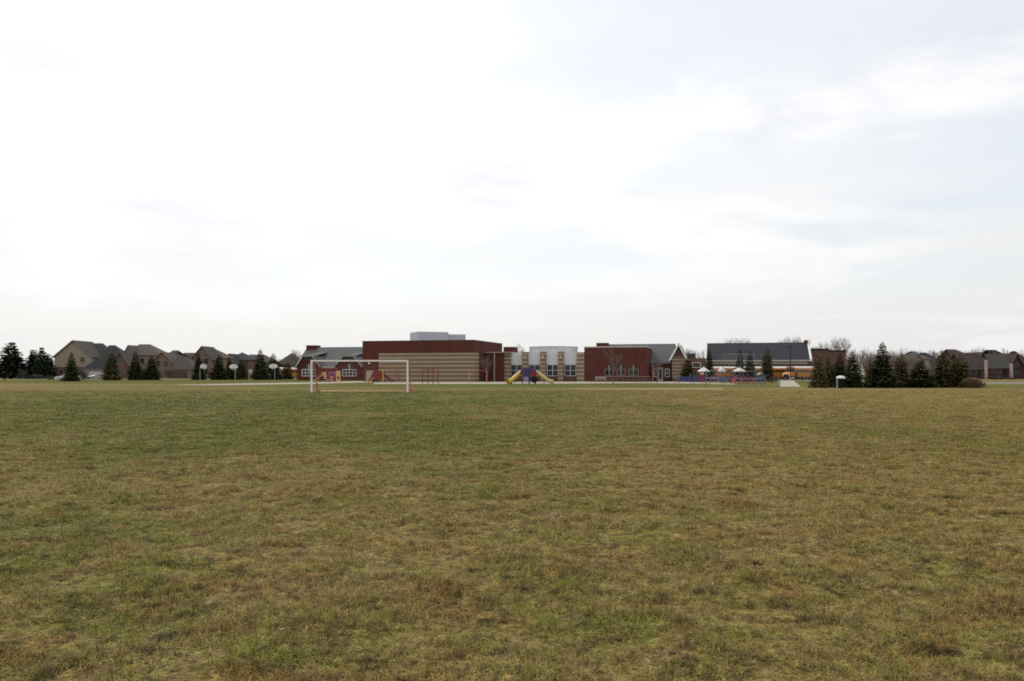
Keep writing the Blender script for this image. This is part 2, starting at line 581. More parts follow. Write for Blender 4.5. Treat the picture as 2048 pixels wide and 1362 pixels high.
def sheet_xy(name, P, m, z=0.02):
    o = MB().prism(P, -0.05, z).build(name, m)
    return tag(o, kind='structure')


sheet('sidewalk', [(355, 770.2), (430, 770.6), (620, 768.2), (745, 764.8), (745, 761.8), (620, 765.0), (500, 767.0), (400, 769.0), (355, 769.6)], M_CONC, 0.03)
sheet('paved_court', [(748, 768.3), (1010, 768.0), (1300, 766.2), (1380, 767.5), (1470, 769), (1470, 767), (1340, 763.0), (1250, 762.8), (1010, 764.0), (748, 764.6)], M_CONC, 0.02)
sheet('footpath', [(1560, 774), (1602, 774), (1586, 760), (1553, 760)], M_CONC, 0.03)
sheet('sandy_strip', [(1140, 778.6), (1446, 778.8), (1446, 777.0), (1290, 777.3), (1140, 777.8)], M_SAND, 0.012)
sheet_xy('street', [(-210, 214), (-45, 224), (-45, 231), (-210, 222)], M_ROAD, 0.02)
sheet_xy('driveway', [(-133, 228), (-120, 228.8), (-120, 244), (-133, 244)], M_CONC, 0.03)
sheet_xy('driveway', [(-104, 229), (-97, 229.4), (-97, 246), (-104, 246)], M_CONC, 0.03)
sheet_xy('parking_lot', [(40, 172), (95, 168), (95, 196), (40, 198)], M_ROAD, 0.02)
sheet_xy('road', [(64, 118), (150, 100), (150, 122), (64, 138)], M_ROAD, 0.02)


# blades: a handful of tuft meshes scattered over the near field
def blade_mat():
    m = bpy.data.materials.new('grass_blades')
    m.use_nodes = True
    t = NT(m.node_tree)
    out = t.n('ShaderNodeOutputMaterial')
    d = t.n('ShaderNodeBsdfPrincipled')
    tr = t.n('ShaderNodeBsdfTranslucent')
    ms = t.n('ShaderNodeMixShader')
    ms.inputs[0].default_value = 0.22
    t.link(d.outputs[0], ms.inputs[1])
    t.link(tr.outputs[0], ms.inputs[2])
    t.link(ms.outputs[0], out.inputs[0])
    pos = t.n('ShaderNodeNewGeometry').outputs['Position']
    ai = t.n('ShaderNodeAttribute')
    ai.attribute_type = 'INSTANCER'
    ai.attribute_name = 'lush'
    ab = t.n('ShaderNodeAttribute')
    ab.attribute_name = 'tone'
    c, fin, sml = turf_nodes(t, ai.outputs['Fac'], pos, ab.outputs['Fac'])
    c = t.vmath('SCALE', c, scale=t.math('MULTIPLY_ADD', ab.outputs['Fac'], 0.5, 1.02))
    t.link(c, d.inputs['Base Color'])
    t.link(c, tr.inputs['Color'])
    d.inputs['Roughness'].default_value = 0.7
    d.inputs['Specular IOR Level'].default_value = 0.15
    return m


M_BLADE = blade_mat()
tufts = bpy.data.collections.new('tuft_meshes')
r2 = np.random.RandomState(5)
for k in range(6):
    vs_, fs_, tone = [], [], []
    for b in range(46):
        a0 = r2.uniform(0, 6.283)
        rad = 0.085 * math.sqrt(r2.uniform(0, 1))
        bx_, by_ = rad * math.cos(a0), rad * math.sin(a0)
        flat = r2.uniform() < 0.55
        h = r2.uniform(0.008, 0.020) if flat else r2.uniform(0.016, 0.038)
        ln = r2.uniform(0.035, 0.075) if flat else r2.uniform(0.008, 0.03)
        a = r2.uniform(0, 6.283)
        dx, dy = math.cos(a), math.sin(a)
        w = r2.uniform(0.0016, 0.0032)
        nx_, ny_ = -dy * w, dx * w
        i0 = len(vs_)
        vs_ += [(bx_ + nx_, by_ + ny_, 0), (bx_ - nx_, by_ - ny_, 0),
                (bx_ + dx * ln * .4 + nx_ * .8, by_ + dy * ln * .4 + ny_ * .8, h * .75), (bx_ + dx * ln * .4 - nx_ * .8, by_ + dy * ln * .4 - ny_ * .8, h * .75),
                (bx_ + dx * ln, by_ + dy * ln, h if not flat else h * 0.7)]
        fs_ += [(i0, i0 + 1, i0 + 3, i0 + 2), (i0 + 2, i0 + 3, i0 + 4)]
        tn = (r2.uniform(0.0, 0.55) if flat else r2.uniform(0.35, 1.0))
        tone += [tn] * 5
    me = bpy.data.meshes.new('tuft')
    me.from_pydata(vs_, [], fs_)
    ta = me.attributes.new('tone', 'FLOAT', 'POINT')
    ta.data.foreach_set('value', tone)
    me.materials.append(M_BLADE)
    tufts.objects.link(bpy.data.objects.new('tuft', me))

P, S, Lr = [], [], []
for (d0, d1, dens, sc) in ((2.6, 6, 330, 1.0), (6, 10, 190, 1.15), (10, 16, 105, 1.4), (16, 26, 48, 1.9), (26, 42, 17, 2.7), (42, 70, 5, 3.8)):
    half = 0.66 * d1 + 2.5
    n = int(dens * (d1 - d0) * 2 * half)
    y = r2.uniform(d0, d1, n)
    x = r2.uniform(-half, half, n)
    keep = np.abs(x) < 0.66 * y + 2.5
    x, y = x[keep], y[keep]
    #patchy sward: thin and thick spots
    cl = (vnoise(x, y, 3.0, 3) * .7 + vnoise(x, y, 7.5, 4) + vnoise(x, y, 15.0, 5) * .9 - 1.3) * 1.6
    keep = r2.uniform(0, 1, len(x)) < np.clip(0.80 + 0.6 * cl, 0.38, 1)
    x, y, cl = x[keep], y[keep], cl[keep]
    P.append(np.stack([x, y, undul(x, y) - 0.002], -1))
    s = sc * r2.uniform(0.75, 1.25, len(x))
    zs = r2.uniform(0.6, 1.2, len(x)) * np.clip(0.75 + 0.6 * cl, .3, 1.5) * sc ** 0.35
    S.append(np.stack([s, s, zs], -1))
    Lr.append(lush(x, y))
P, S, Lr = np.concatenate(P), np.concatenate(S), np.concatenate(Lr)
pm = bpy.data.meshes.new('grass')
pm.from_pydata(P.tolist(), [], [])
a = pm.attributes.new('tscale', 'FLOAT_VECTOR', 'POINT'); a.data.foreach_set('vector', S.astype(np.float32).reshape(-1))
rot = np.zeros((len(P), 3), np.float32); rot[:, 2] = r2.uniform(0, 6.283, len(P)); rot[:, 0] = r2.normal(0, 0.08, len(P)); rot[:, 1] = r2.normal(0, 0.08, len(P))
a = pm.attributes.new('trot', 'FLOAT_VECTOR', 'POINT'); a.data.foreach_set('vector', rot.reshape(-1))
a = pm.attributes.new('lush', 'FLOAT', 'POINT'); a.data.foreach_set('value', Lr.astype(np.float32))
grass = bpy.data.objects.new('grass', pm)
col.objects.link(grass)
tag(grass, 'short patchy straw and green grass of the near field', 'grass', kind='stuff')
ng = bpy.data.node_groups.new('scatter_tufts', 'GeometryNodeTree')
ng.interface.new_socket('Geometry', in_out='INPUT', socket_type='NodeSocketGeometry')
ng.interface.new_socket('Geometry', in_out='OUTPUT', socket_type='NodeSocketGeometry')
gi = ng.nodes.new('NodeGroupInput'); go = ng.nodes.new('NodeGroupOutput')
iop = ng.nodes.new('GeometryNodeInstanceOnPoints')
ci = ng.nodes.new('GeometryNodeCollectionInfo')
ci.inputs[0].default_value = tufts
ci.inputs[1].default_value = True
ci.inputs[2].default_value = True


def named(n, typ):
    q = ng.nodes.new('GeometryNodeInputNamedAttribute')
    q.data_type = typ
    q.inputs[0].default_value = n
    return q.outputs[0]


ng.links.new(gi.outputs[0], iop.inputs['Points'])
ng.links.new(ci.outputs[0], iop.inputs['Instance'])
iop.inputs['Pick Instance'].default_value = True
e2r = ng.nodes.new('FunctionNodeEulerToRotation')
ng.links.new(named('trot', 'FLOAT_VECTOR'), e2r.inputs[0])
ng.links.new(e2r.outputs[0], iop.inputs['Rotation'])
ng.links.new(named('tscale', 'FLOAT_VECTOR'), iop.inputs['Scale'])
ng.links.new(iop.outputs[0], go.inputs[0])
md = grass.modifiers.new('scatter', 'NODES')
md.node_group = ng


# ------------------------------------------------------------------ school
SC = Vector((-6.9, 150.0, 0))
TH = R(15)
cT, sT = math.cos(TH), math.sin(TH)


def su(px, v):
    k = (px - 1024.0) / F
    return (k * (SC.y + v * cT) - SC.x - v * sT) / (cT + k * sT)


def sY(u, v):
    return SC.y - u * sT + v * cT


def sz(py, u, v):
    return gz(py, sY(u, v))


school = thing('school_building', SC, 'long low red brick school with tan banded gymnasium and white round hall', 'school', rz=-TH)


def part(mb, name, m, parent=None, label=None, smooth=False):
    o = mb.build(name, m, school if parent is None else parent, smooth)
    if label:
        o['label'] = label
    return o


def bands(u0, u1, v0, v1, z0, z1, period=0.75, pale=0.27, root=None):
    """alternating courses of tan split-face and pale smooth block"""
    z = z0
    while z < z1 - 0.05:
        a = min(z + period - pale, z1)
        part(MB().box(u0, u1, v0, v1, z, a), 'tan_course', M_TAN, root)
        b2 = min(z + period, z1)
        if b2 > a:
            part(MB().box(u0 - 0.03, u1 + 0.03, v0 - 0.04, v1 + 0.03, a, b2), 'pale_course', M_PALE, root)
        z += period


def sch_window(u0, u1, v, z0, z1, nx, nz, arch=None, root=None, frame=0.10, mt=None, name='window'):
    """window on a wall that faces -v: frame and mullions, one pane per light"""
    fr = MB()
    y0, y1 = v - 0.10, v - 0.02
    mt = mt or M_WHITE
    fr.box(u0 - frame, u1 + frame, y0, y1, z0 - frame, z0)
    fr.box(u0 - frame, u1 + frame, y0, y1, z1, z1 + frame)
    fr.box(u0 - frame, u0, y0, y1, z0, z1)
    fr.box(u1, u1 + frame, y0, y1, z0, z1)
    w = (u1 - u0) / nx
    h = (z1 - z0) / nz
    for i in range(1, nx):
        fr.box(u0 + i * w - 0.05, u0 + i * w + 0.05, y0 + 0.012, y1, z0, z1)
    for j in range(1, nz):
        fr.box(u0, u1, y0 + 0.02, y1, z0 + j * h - 0.04, z0 + j * h + 0.04)
    zt = z1 + frame
    if arch:
        a0, a1, top = arch
        n = 8
        cx, rr = (a0 + a1) / 2, (a1 - a0) / 2
        fr.box(cx - 0.08, cx + 0.08, y0 - 0.01, y1, zt, zt + top - 0.02)
    fo = part(fr, name, mt, root)
    for i in range(nx):
        for j in range(nz):
            q = MB().box(u0 + i * w + 0.05, u0 + (i + 1) * w - 0.05, v - 0.05, v - 0.03, z0 + j * h + 0.03, z0 + (j + 1) * h - 0.03)
            q.build('pane', M_GLASS, fo)
    if arch:
        half = n // 2
        for sgn in (1, -1):
            poly = [(cx + sgn * 0.12, zt)] + [(cx + sgn * max(rr * 0.97 * math.cos(math.pi * i / n), 0.12), zt + top * 0.95 * math.sin(math.pi * i / n)) for i in range(0, half + 1)]
            MB().xprism(poly, v - 0.05, v - 0.03).build('pane', M_GLASS, fo)
    return fo


# gymnasium
UG0 = su(725, 0); UG1 = su(757, 0); ZG = 7.48; ZT = sz(706, -8, 0)
part(MB().box(UG0, 0, 0, 19, ZT, ZG), 'brick_wall', M_BRICK, label='upper red brick band of the gymnasium')
part(MB().box(UG0, UG1, 0.02, 19, 0, ZT), 'brick_wall', M_BRICK, label='red brick corner pier of the gymnasium')
part(MB().box(UG1, -0.05, 3.0, 19, 0, ZT), 'brick_wall', M_BRICK)
part(MB().box(UG0 - 0.06, 0.06, -0.06, 19.06, ZG, ZG + 0.14), 'coping', M_DCOPE)
bands(UG1, -0.02, 0.06, 3.0, 0.0, ZT - 0.01, period=0.755)
part(MB().box(UG1, -0.02, 0.055, 0.3, 0, 0.06), 'plinth', M_COPE)
# wall lamp on the pier
wl = part(MB().box(su(739, 0) - .16, su(739, 0) + .16, -0.22, 0.02, 3.25, 3.6), 'wall_lamp', M_LAMP)
MB().box(su(739, 0) - .2, su(739, 0) + .2, -0.25, 0.02, 3.6, 3.66).build('lamp_hood', M_BLACK, wl)
# rooftop screens
for (pa, pb, py, v, ln, dp, a, nm) in ((836, 890, 663, 7, 6.2, 5.6, 38, 'taller grey rooftop screen'), (884, 922, 668.3, 12, 4.8, 4.5, 30, 'shorter grey rooftop screen')):
    u = su(pa, v)
    zt_ = sz(py, u, v)
    A = R(a)
    mb = MB()
    mb.prism([(u, v), (u + ln * math.cos(A), v + ln * math.sin(A)), (u + ln * math.cos(A) - dp * math.sin(A), v + ln * math.sin(A) + dp * math.cos(A)), (u - dp * math.sin(A), v + dp * math.cos(A))], ZG, zt_)
    ru = part(mb, 'rooftop_screen', M_GPANEL, label=nm)
    q = MB()
    for j in range(1, 6):
        zz = ZG + (zt_ - ZG) * j / 6
        q.prism([(u + .02 * math.sin(A), v - .02), (u + ln * math.cos(A), v + ln * math.sin(A) - .02), (u + ln * math.cos(A), v + ln * math.sin(A) + .05), (u, v + .05)], zz, zz + 0.05)
    q.build('screen_rib', M_GPANEL, ru)
# connector with a recessed brick wall
VC = 7.0
UC1 = su(1007, VC); ZC = sz(706, 1.5, VC)
part(MB().box(0.02, UC1, VC, 16, 0, ZC), 'brick_wall', M_BRICK, label='recessed dark brick wall beside the gymnasium')
part(MB().box(0.03, su(1021, VC - .1), VC - .3, 16, ZC, ZC + 0.22), 'coping', M_COPE)
part(MB().tube([(su(989, VC), VC - .15, 0), (su(989, VC), VC - .15, ZC)], 0.10, 8), 'downspout', M_TRIM)
bands(UC1 + .04, su(1020, VC + .4), VC + .4, 9, 0, ZC - 0.01)
bu0, bu1 = su(1007, 12), su(1028, 12)
part(MB().box(bu0, bu1, 12, 15, ZC + 0.22, sz(695, bu0, 12)), 'brick_stack', M_BRICK)
part(MB().box(bu0 - .05, bu1 + .05, 11.95, 15.05, sz(695, bu0, 12), sz(695, bu0, 12) + .12), 'coping', M_DCOPE)
# round hall with pilasters
VD = 8.0
ZW1 = sz(705, 11, VD); ZW0 = sz(729, 11, VD); ZS = sz(751, 11, VD)
uL, uR = su(1020, VD), su(1154, VD)
part(MB().box(uL, uR, VD + 0.3, VD + 6, 0, ZS - 0.1), 'plinth', M_BRICK2)
part(MB().box(uL, uR, VD + 0.5, VD + 6, ZS - 0.1, ZW0), 'back_wall', M_DCOPE)
for (a, b) in ((1020, 1045), (1056, 1081), (1092, 1117), (1127, 1153)):
    u0, u1 = su(a, VD), su(b, VD)
    part(MB().box(u0 + .02, u1 - .02, VD + 0.25, VD + 6, ZW0, ZW1), 'white_panel', M_PANEL)
    sch_window(u0 + 0.22, u1 - 0.22, VD + 0.42, ZS, ZW0 - 0.12, 2, 2, mt=M_PANEL, frame=0.12)
for (a, b) in ((1045, 1056), (1081, 1092), (1117, 1127)):
    u0, u1 = su(a, VD), su(b, VD)
    bands(u0, u1, VD - 0.35, VD + 2, 0, ZW1 + 0.12)
    um = (u0 + u1) / 2
    wl = part(MB().box(um - .13, um + .13, VD - .55, VD - .36, ZW1 - 0.95, ZW1 - 0.6), 'wall_lamp', M_LAMP)
    MB().box(um - .16, um + .16, VD - .58, VD - .36, ZW1 - 0.6, ZW1 - 0.55).build('lamp_hood', M_BLACK, wl)
cu = su(1107, 13); ncyl = 40
zd = sz(694, cu, 9)
rad = (su(1155, 12.5) - su(1060, 12.5)) / 2
dr = MB()
ring = [(cu + rad * math.cos(2 * math.pi * i / ncyl), 13 + rad * math.sin(2 * math.pi * i / ncyl)) for i in range(ncyl)]
dr.prism(ring, ZW1 - 0.3, zd)
drum = part(dr, 'drum', M_PANEL, smooth=False, label='white metal clad round drum above the hall')
ring2 = [(cu + (rad + .08) * math.cos(2 * math.pi * i / ncyl), 13 + (rad + .08) * math.sin(2 * math.pi * i / ncyl)) for i in range(ncyl)]
MB().prism(ring2, zd, zd + 0.14).build('drum_coping', M_GPANEL, drum)
for i in range(ncyl):
    if i % 2 == 0 and 0.45 * ncyl < i < 1.0 * ncyl:
        x_, y_ = ring[i]
        MB().tube([(x_, y_, ZW1 - .3), (x_, y_, zd)], 0.035, 4).build('seam', M_GPANEL, drum)
# tan block and right brick block
bands(su(1153.5, 7), su(1175, 7), 7.0, 14, 0, ZW1 - 0.02)
VB = 9.0
uB0, uB1 = su(1172, VB) + .03, su(1295, VB)
ZB = sz(695.5, (uB0 + uB1) / 2, VB)
part(MB().box(uB0, uB1, VB - 2.05, VB + 9, 0, ZB), 'brick_wall', M_BRICK, label='square red brick classroom block')
part(MB().box(uB0 - .05, uB1 + .05, VB - 2.1, VB + 9.05, ZB, ZB + 0.2), 'coping', M_TRIM)
VBf = VB - 2.05
for (a, b) in ((1209, 1228), (1233, 1251), (1257, 1277)):
    z0, z1 = sz(750, 25, VBf), sz(739, 25, VBf)
    u0, u1 = su(a, VBf) + .1, su(b, VBf) - .1
    sch_window(u0, u1, VBf, z0, z1, 2, 1, arch=(u0 + .15, u1 - .15, 0.75), mt=M_RAKE, frame=.06)
# gabled wing behind
VR, VE = 21.0, 14.0
uR0, uR1 = su(1197, VR), su(1351, VR)
ZR = sz(687.5, 33, VR); ZE = sz(724, 34, VE)
rf = MB()
rf.slab([(uR0, VE - .4, ZE - .15), (uR1, VE - .4, ZE - .15), (uR1, VR, ZR), (uR0, VR, ZR)], 0.2)
rf.slab([(uR0, VR, ZR - .002), (uR1, VR, ZR - .002), (uR1, 2 * VR - VE + .4, ZE - .15), (uR0, 2 * VR - VE + .4, ZE - .15)], 0.2)
part(rf, 'roof', M_SHIN, label='grey shingle roof of the gabled wing')
part(MB().yprism([(VE, 0), (2 * VR - VE, 0), (2 * VR - VE, ZE - .3), (VR, ZR - .3), (VE, ZE - .3)], uR0 + .1, uR1 - .2), 'brick_wall', M_BRICK)
part(MB().box(uR0 - .3, su(1217, VR), VR - .8, VR + .8, ZR - 1.2, sz(686, uR0, VR)), 'chimney', M_BRICK)
VG = 12.5
ug0, ug1, ugp = su(1339, VG), su(1376, VG), su(1357.5, VG)
zp = sz(688, 37, VG); ze = sz(720, 37, VG)
half = (ug1 - ug0) / 2
part(MB().box(ugp - half * .72, ugp + half * .72, VG, VE + 1, 0, 0.02 + ze * 0.1), 'plinth', M_BRICK2)
ztan = sz(713, 37, VG)
bands(ugp - half * .72, ugp + half * .72, VG + .03, VE + 1, 0.05 + ze * 0.1, ztan, period=0.62, pale=.2)
fr_ = half * .72
zg = zp - 0.15
slope = (zp - ze) / half
part(MB().xprism([(ugp - (zg - ztan) / slope, ztan), (ugp + (zg - ztan) / slope, ztan), (ugp, zg)], VG + .02, VE + 3), 'gable_wall', M_BRICK2)
cr = MB()
cr.slab([(ugp - half, VG - .45, ze), (ugp, VG - .45, zp), (ugp, VR, zp), (ugp - half, VR, ze)], 0.15)
cr.slab([(ugp, VG - .45, zp - .002), (ugp + half, VG - .45, ze), (ugp + half, VR, ze), (ugp, VR, zp - .002)], 0.15)
part(cr, 'roof', M_SHIN, label='steep grey cross gable roof')
for sgn in (-1, 1):
    rb = MB()
    p0 = (ugp + sgn * half, ze - 0.12); p1 = (ugp, zp + 0.02)
    w = 0.42
    rb.xprism([(p0[0], p0[1]), (p0[0] + sgn * .16, p0[1] + .06), (p1[0] + sgn * .0, p1[1] + .28), (p1[0] , p1[1] - w + .1), (p0[0] - sgn * .22, p0[1])] if sgn > 0 else
              [(p0[0], p0[1]), (p0[0] - sgn * .22, p0[1]), (p1[0], p1[1] - w + .1), (p1[0], p1[1] + .28), (p0[0] + sgn * .16, p0[1] + .06)], VG - .60, VG - .46)
    part(rb, 'bargeboard', M_WHITE)
# door and pilaster under the eave
ud0, ud1 = su(1316, VE), su(1326, VE)
dz = sz(735, ud0, VE)
door = part(MB().box(ud0, ud1, VE - .1, VE + .05, 0.03, dz), 'door', M_TRIM)
MB().box(ud0 + .18, ud1 - .18, VE - .12, VE - .101, 0.5, dz - .25).build('pane', M_GLASS, door)
MB().tube([(ud1 - .12, VE - .16, .95), (ud1 - .12, VE - .16, 1.15)], .025, 6).build('handle', M_CHROME, door)
part(MB().box(su(1303.5, VE - .5), su(1307, VE - .5), VE - .5, VE, 0, ZE - .35), 'downspout', M_FRED)
sch_window(su(1309, VE), su(1314, VE), VE, 0.9, 2.3, 1, 1)
sch_window(su(1331, VE), su(1338, VE), VE, 0.9, 2.3, 1, 2)

# left wing with two clipped gables
VL = 25.0
VLR = 33.0
uW0, uW1 = su(594, VL), su(728, VL)
ZLE = sz(733.5, -42, VL); ZLR = sz(694, -42, VLR)
part(MB().yprism([(VL, 0), (2 * VLR - VL, 0), (2 * VLR - VL, ZLE), (VLR, ZLR - .3), (VL, ZLE)], uW0, uW1 + 2), 'brick_wall', M_BRICK, label='red brick wall of the far classroom wing')
lf = MB()
uRf0 = su(614, VLR)
lf.slab([(uW0 - .3, VL - .5, ZLE - .1), (uW1 + 2, VL - .5, ZLE - .1), (uW1 + 2, VLR, ZLR), (uRf0, VLR, ZLR)], 0.22)
lf.slab([(uRf0, VLR, ZLR - .002), (uW1 + 2, VLR, ZLR - .002), (uW1 + 2, 2 * VLR - VL + .5, ZLE - .1), (uW0 - .3, 2 * VLR - VL + .5, ZLE - .1)], 0.22)
part(lf, 'roof', M_SHIN, label='grey shingle roof of the far classroom wing')
part(MB().box(uW0 - .1, uW1 + 2, VL - .62, VL - .51, ZLE - .32, ZLE - .02), 'gutter', M_TRIM)
stk0, stk1 = su(613.5, VLR - 1), su(632, VLR - 1)
zst = sz(692, stk0, VLR - 1)
part(MB().box(stk0, stk1, VLR - 1.2, VLR + 1.2, ZLR - 2.2, zst), 'chimney', M_BRICK)
part(MB().box(stk0 - .08, stk1 + .08, VLR - 1.28, VLR + 1.28, zst, zst + .15), 'coping', M_DCOPE)
for (pc, hw) in ((617, 27), (698, 30)):
    uc = su(pc, VL - 1.2)
    hwm = hw / 1653.0 * sY(uc, VL - 1.2)
    zc_ = sz(712.5, uc, VL - 1.2)
    zev = ZLE - .1
    cw = su(pc + 10, VL - 1.2) - uc
    wall = [(uc - hwm + .3, 0), (uc + hwm - .3, 0), (uc + hwm - .3, zev), (uc + cw, zc_ - .25), (uc - cw, zc_ - .25), (uc - hwm + .3, zev)]
    part(MB().xprism(wall, VL - 1.2, VL + 3), 'gable_wall', M_BRICK)
    gr = MB()
    vb = VL + 5.5
    gr.slab([(uc - hwm, VL - 1.6, zev), (uc - cw, VL - 1.6, zc_), (uc - cw, vb, zc_), (uc - hwm, vb, zev)], 0.16)
    gr.slab([(uc + cw, VL - 1.6, zc_), (uc + hwm, VL - 1.6, zev), (uc + hwm, vb, zev), (uc + cw, vb, zc_)], 0.16)
    gr.slab([(uc - cw, VL - 1.6, zc_ + .001), (uc + cw, VL - 1.6, zc_ + .001), (uc + cw, vb + 1, zc_ + 1.2), (uc - cw, vb + 1, zc_ + 1.2)], 0.16)
    part(gr, 'roof', M_SHIN)
    part(MB().box(uc - cw - .1, uc + cw + .1, VL - 1.75, VL - 1.61, zc_ - .12, zc_ + .2), 'coping', M_COPE)
    part(MB().box(uc - cw + .05, uc + cw - .05, VL - 1.3, VL - 1.21, zc_ - .85, zc_ - .3), 'louvre', M_DCOPE)
    for sgn in (-1, 1):
        x0, x1 = uc + sgn * hwm, uc + sgn * cw
        poly = [(x0, zev - .1), (x0, zev + .08), (x1, zc_ + .06), (x1, zc_ - .2)]
        if sgn > 0:
            poly = poly[::-1]
        part(MB().xprism(poly, VL - 1.74, VL - 1.605), 'bargeboard', M_RAKE if pc != 617 or sgn > 0 else M_WHITE)
    vw = VL - 1.2
    z0, z1 = sz(751.5, uc, vw), sz(739.5, uc, vw)
    u0, u1 = su(pc - 12, vw), su(pc + 14, vw)
    sch_window(u0, u1, vw, z0, z1, 4, 2, arch=(u0 + .55, u1 - .55, sz(729, uc, vw) - z1), frame=.12)
# little entrance between the gables
e0, e1 = su(648, VL), su(668, VL)
sch_window(su(652, VL), su(664, VL), VL, 0.2, 2.3, 3, 1, name='entrance_doors', mt=M_MAROON)

# ------------------------------------------------------------------ second school building behind the buses
FB = Vector((gx(1515, 205), 205, 0))
annex = thing('school_annex', FB, 'long brick building with dark grey pitched roof behind the school buses', 'school', rz=-TH)


def fu(px, v):
    k = (px - 1024.0) / F
    return (k * (FB.y + v * cT) - FB.x - v * sT) / (cT + k * sT)


def fY(u, v):
    return FB.y - u * sT + v * cT


fa, fb = fu(1411, 0), fu(1619.5, 0)
fze = gz(720, fY((fa + fb) / 2, 0)); fzr = gz(685.5, fY(0, 8))
MB().yprism([(0.6, 0), (15.4, 0), (15.4, fze), (8, fzr - .3), (0.6, fze)], fa + .4, fb - .4).build('brick_wall', M_BRICK2, annex)
q = MB()
q.slab([(fa, -.3, fze), (fb, -.3, fze), (fb, 8, fzr), (fa, 8, fzr)], .22)
q.slab([(fa, 8, fzr - .002), (fb, 8, fzr - .002), (fb, 16.3, fze), (fa, 16.3, fze)], .22)
q.build('roof', M_SHIN3, annex)
for x0, x1 in ((fa - .3, fa + .22), (fb + .01, fb + .5)):
    MB().yprism([(-.55, fze - .35), (-.55, fze + .2), (8, fzr + .22), (8, fzr - .35)], x0, x1).build('bargeboard', M_WHITE, annex)
MB().box(fa, fb, -.45, -.31, fze - .32, fze - .02).build('gutter', M_TRIM, annex)
MB().box(fa + .5, fb - .5, .45, .59, fze - 1.0, fze - .33).build('frieze', M_TRIM, annex)
cst = MB().box(fu(1608, 8), fu(1615, 8), 7.0, 9.0, fzr - 1, gz(680.5, fY(12, 8))).build('chimney', M_BRICK, annex)
for px in range(1425, 1615, 26):
    u0 = fu(px, .6)
    f_ = MB()
    f_.box(u0, u0 + 1.9, .5, .58, .9, 1.0); f_.box(u0, u0 + 1.9, .5, .58, 2.4, 2.5)
    f_.box(u0, u0 + .1, .5, .58, 1.0, 2.4); f_.box(u0 + 1.8, u0 + 1.9, .5, .58, 1.0, 2.4)
    fo = f_.build('window', M_WHITE, annex)
    MB().box(u0 + .1, u0 + 1.8, .54, .57, 1.0, 2.4).build('pane', M_GLASS, fo)


# ------------------------------------------------------------------ houses
def block(root, px0, px1, Y, depth, ye, yr, axis, wm, rm, hip=(0, 0), ov=0.45, base=None, base_m=None, name='wall', rname='roof'):
    """one wing of a house: walls plus a pitched or hipped roof; returns numbers for placing windows"""
    lx, ly = root.location.x, root.location.y
    x0, x1 = gx(px0, Y) - lx, gx(px1, Y) - lx
    y0, y1 = Y - ly, Y + depth - ly
    ze_ = gz(ye, Y)
    w = MB()
    r = MB()
    if axis == 'y':
        zr_ = gz(yr, Y)
        xm = (x0 + x1) / 2
        w.xprism([(x0, 0), (x1, 0), (x1, ze_), (xm, zr_ - .2), (x0, ze_)] if not hip[0] else [(x0, 0), (x1, 0), (x1, ze_), (x0, ze_)], y0, y1)
        sl = (zr_ - ze_) / ((x1 - x0) / 2)
        a, b = y0 - ov, y1 + ov
        ha, hb = hip
        zo = ze_ - ov * sl
        ra, rb_ = (y0 + ha if ha else a), (y1 - hb if hb else b)
        r.slab([(x0 - ov, a, zo), (xm, ra, zr_), (xm, rb_, zr_), (x0 - ov, b, zo)])
        r.slab([(xm, ra, zr_ - .001), (x1 + ov, a, zo), (x1 + ov, b, zo), (xm, rb_, zr_ - .001)])
        if ha:
            r.slab([(x0 - ov, a, zo), (x1 + ov, a, zo), (xm, ra, zr_)])
    else:
        ym = (y0 + y1) / 2
        zr_ = gz(yr, Y + depth / 2)
        sl = (zr_ - ze_) / (depth / 2)
        zo = ze_ - ov * sl
        ha, hb = hip
        a, b = x0 - ov, x1 + ov
        ra, rb_ = (x0 + ha if ha else a), (x1 - hb if hb else b)
        w.yprism([(y0, 0), (y1, 0), (y1, ze_), (ym, zr_ - .2), (y0, ze_)] if not (ha or hb) else [(y0, 0), (y1, 0), (y1, ze_), (y0, ze_)], x0, x1)
        if (ha or hb) and not (ha and hb):
            if not ha:
                w.yprism([(y0, ze_), (y1, ze_), (ym, zr_ - .2)], x0, x0 + .3)
            else:
                w.yprism([(y0, ze_), (y1, ze_), (ym, zr_ - .2)], x1 - .3, x1)
        r.slab([(a, y0 - ov, zo), (b, y0 - ov, zo), (rb_, ym, zr_), (ra, ym, zr_)])
        r.slab([(ra, ym, zr_ - .001), (rb_, ym, zr_ - .001), (b, y1 + ov, zo), (a, y1 + ov, zo)])
        if ha:
            r.slab([(a, y0 - ov, zo - .001), (ra, ym, zr_ - .001), (a, y1 + ov, zo - .001)])
        if hb:
            r.slab([(b, y0 - ov, zo - .001), (b, y1 + ov, zo - .001), (rb_, ym, zr_ - .001)])
    wo = w.build(name, wm, root)
    ro = r.build(rname, rm, root)
    if base:
        MB().box(x0 - .06, x1 + .06, y0 - .06, y0 + .3, 0, gz(base, Y)).build('brick_base', base_m or M_BRICK2, root)
    # eaves board
    if axis == 'x':
        MB().box(a, b, y0 - ov - .1, y0 - ov - .01, zo - .2, zo - .01).build('gutter', M_FASCIA, root)
    else:
        for sg, xx in ((-1, x0 - ov), (1, x1 + ov)):
            if not hip[0]:
                poly = [(xx, zo - .16), (xx, zo + .06), (xm, zr_ + .06), (xm, zr_ - .2)]
                MB().xprism(poly if sg > 0 else poly[::-1], a - .12, a - .01).build('bargeboard', M_FASCIA, root)
    return wo, ro


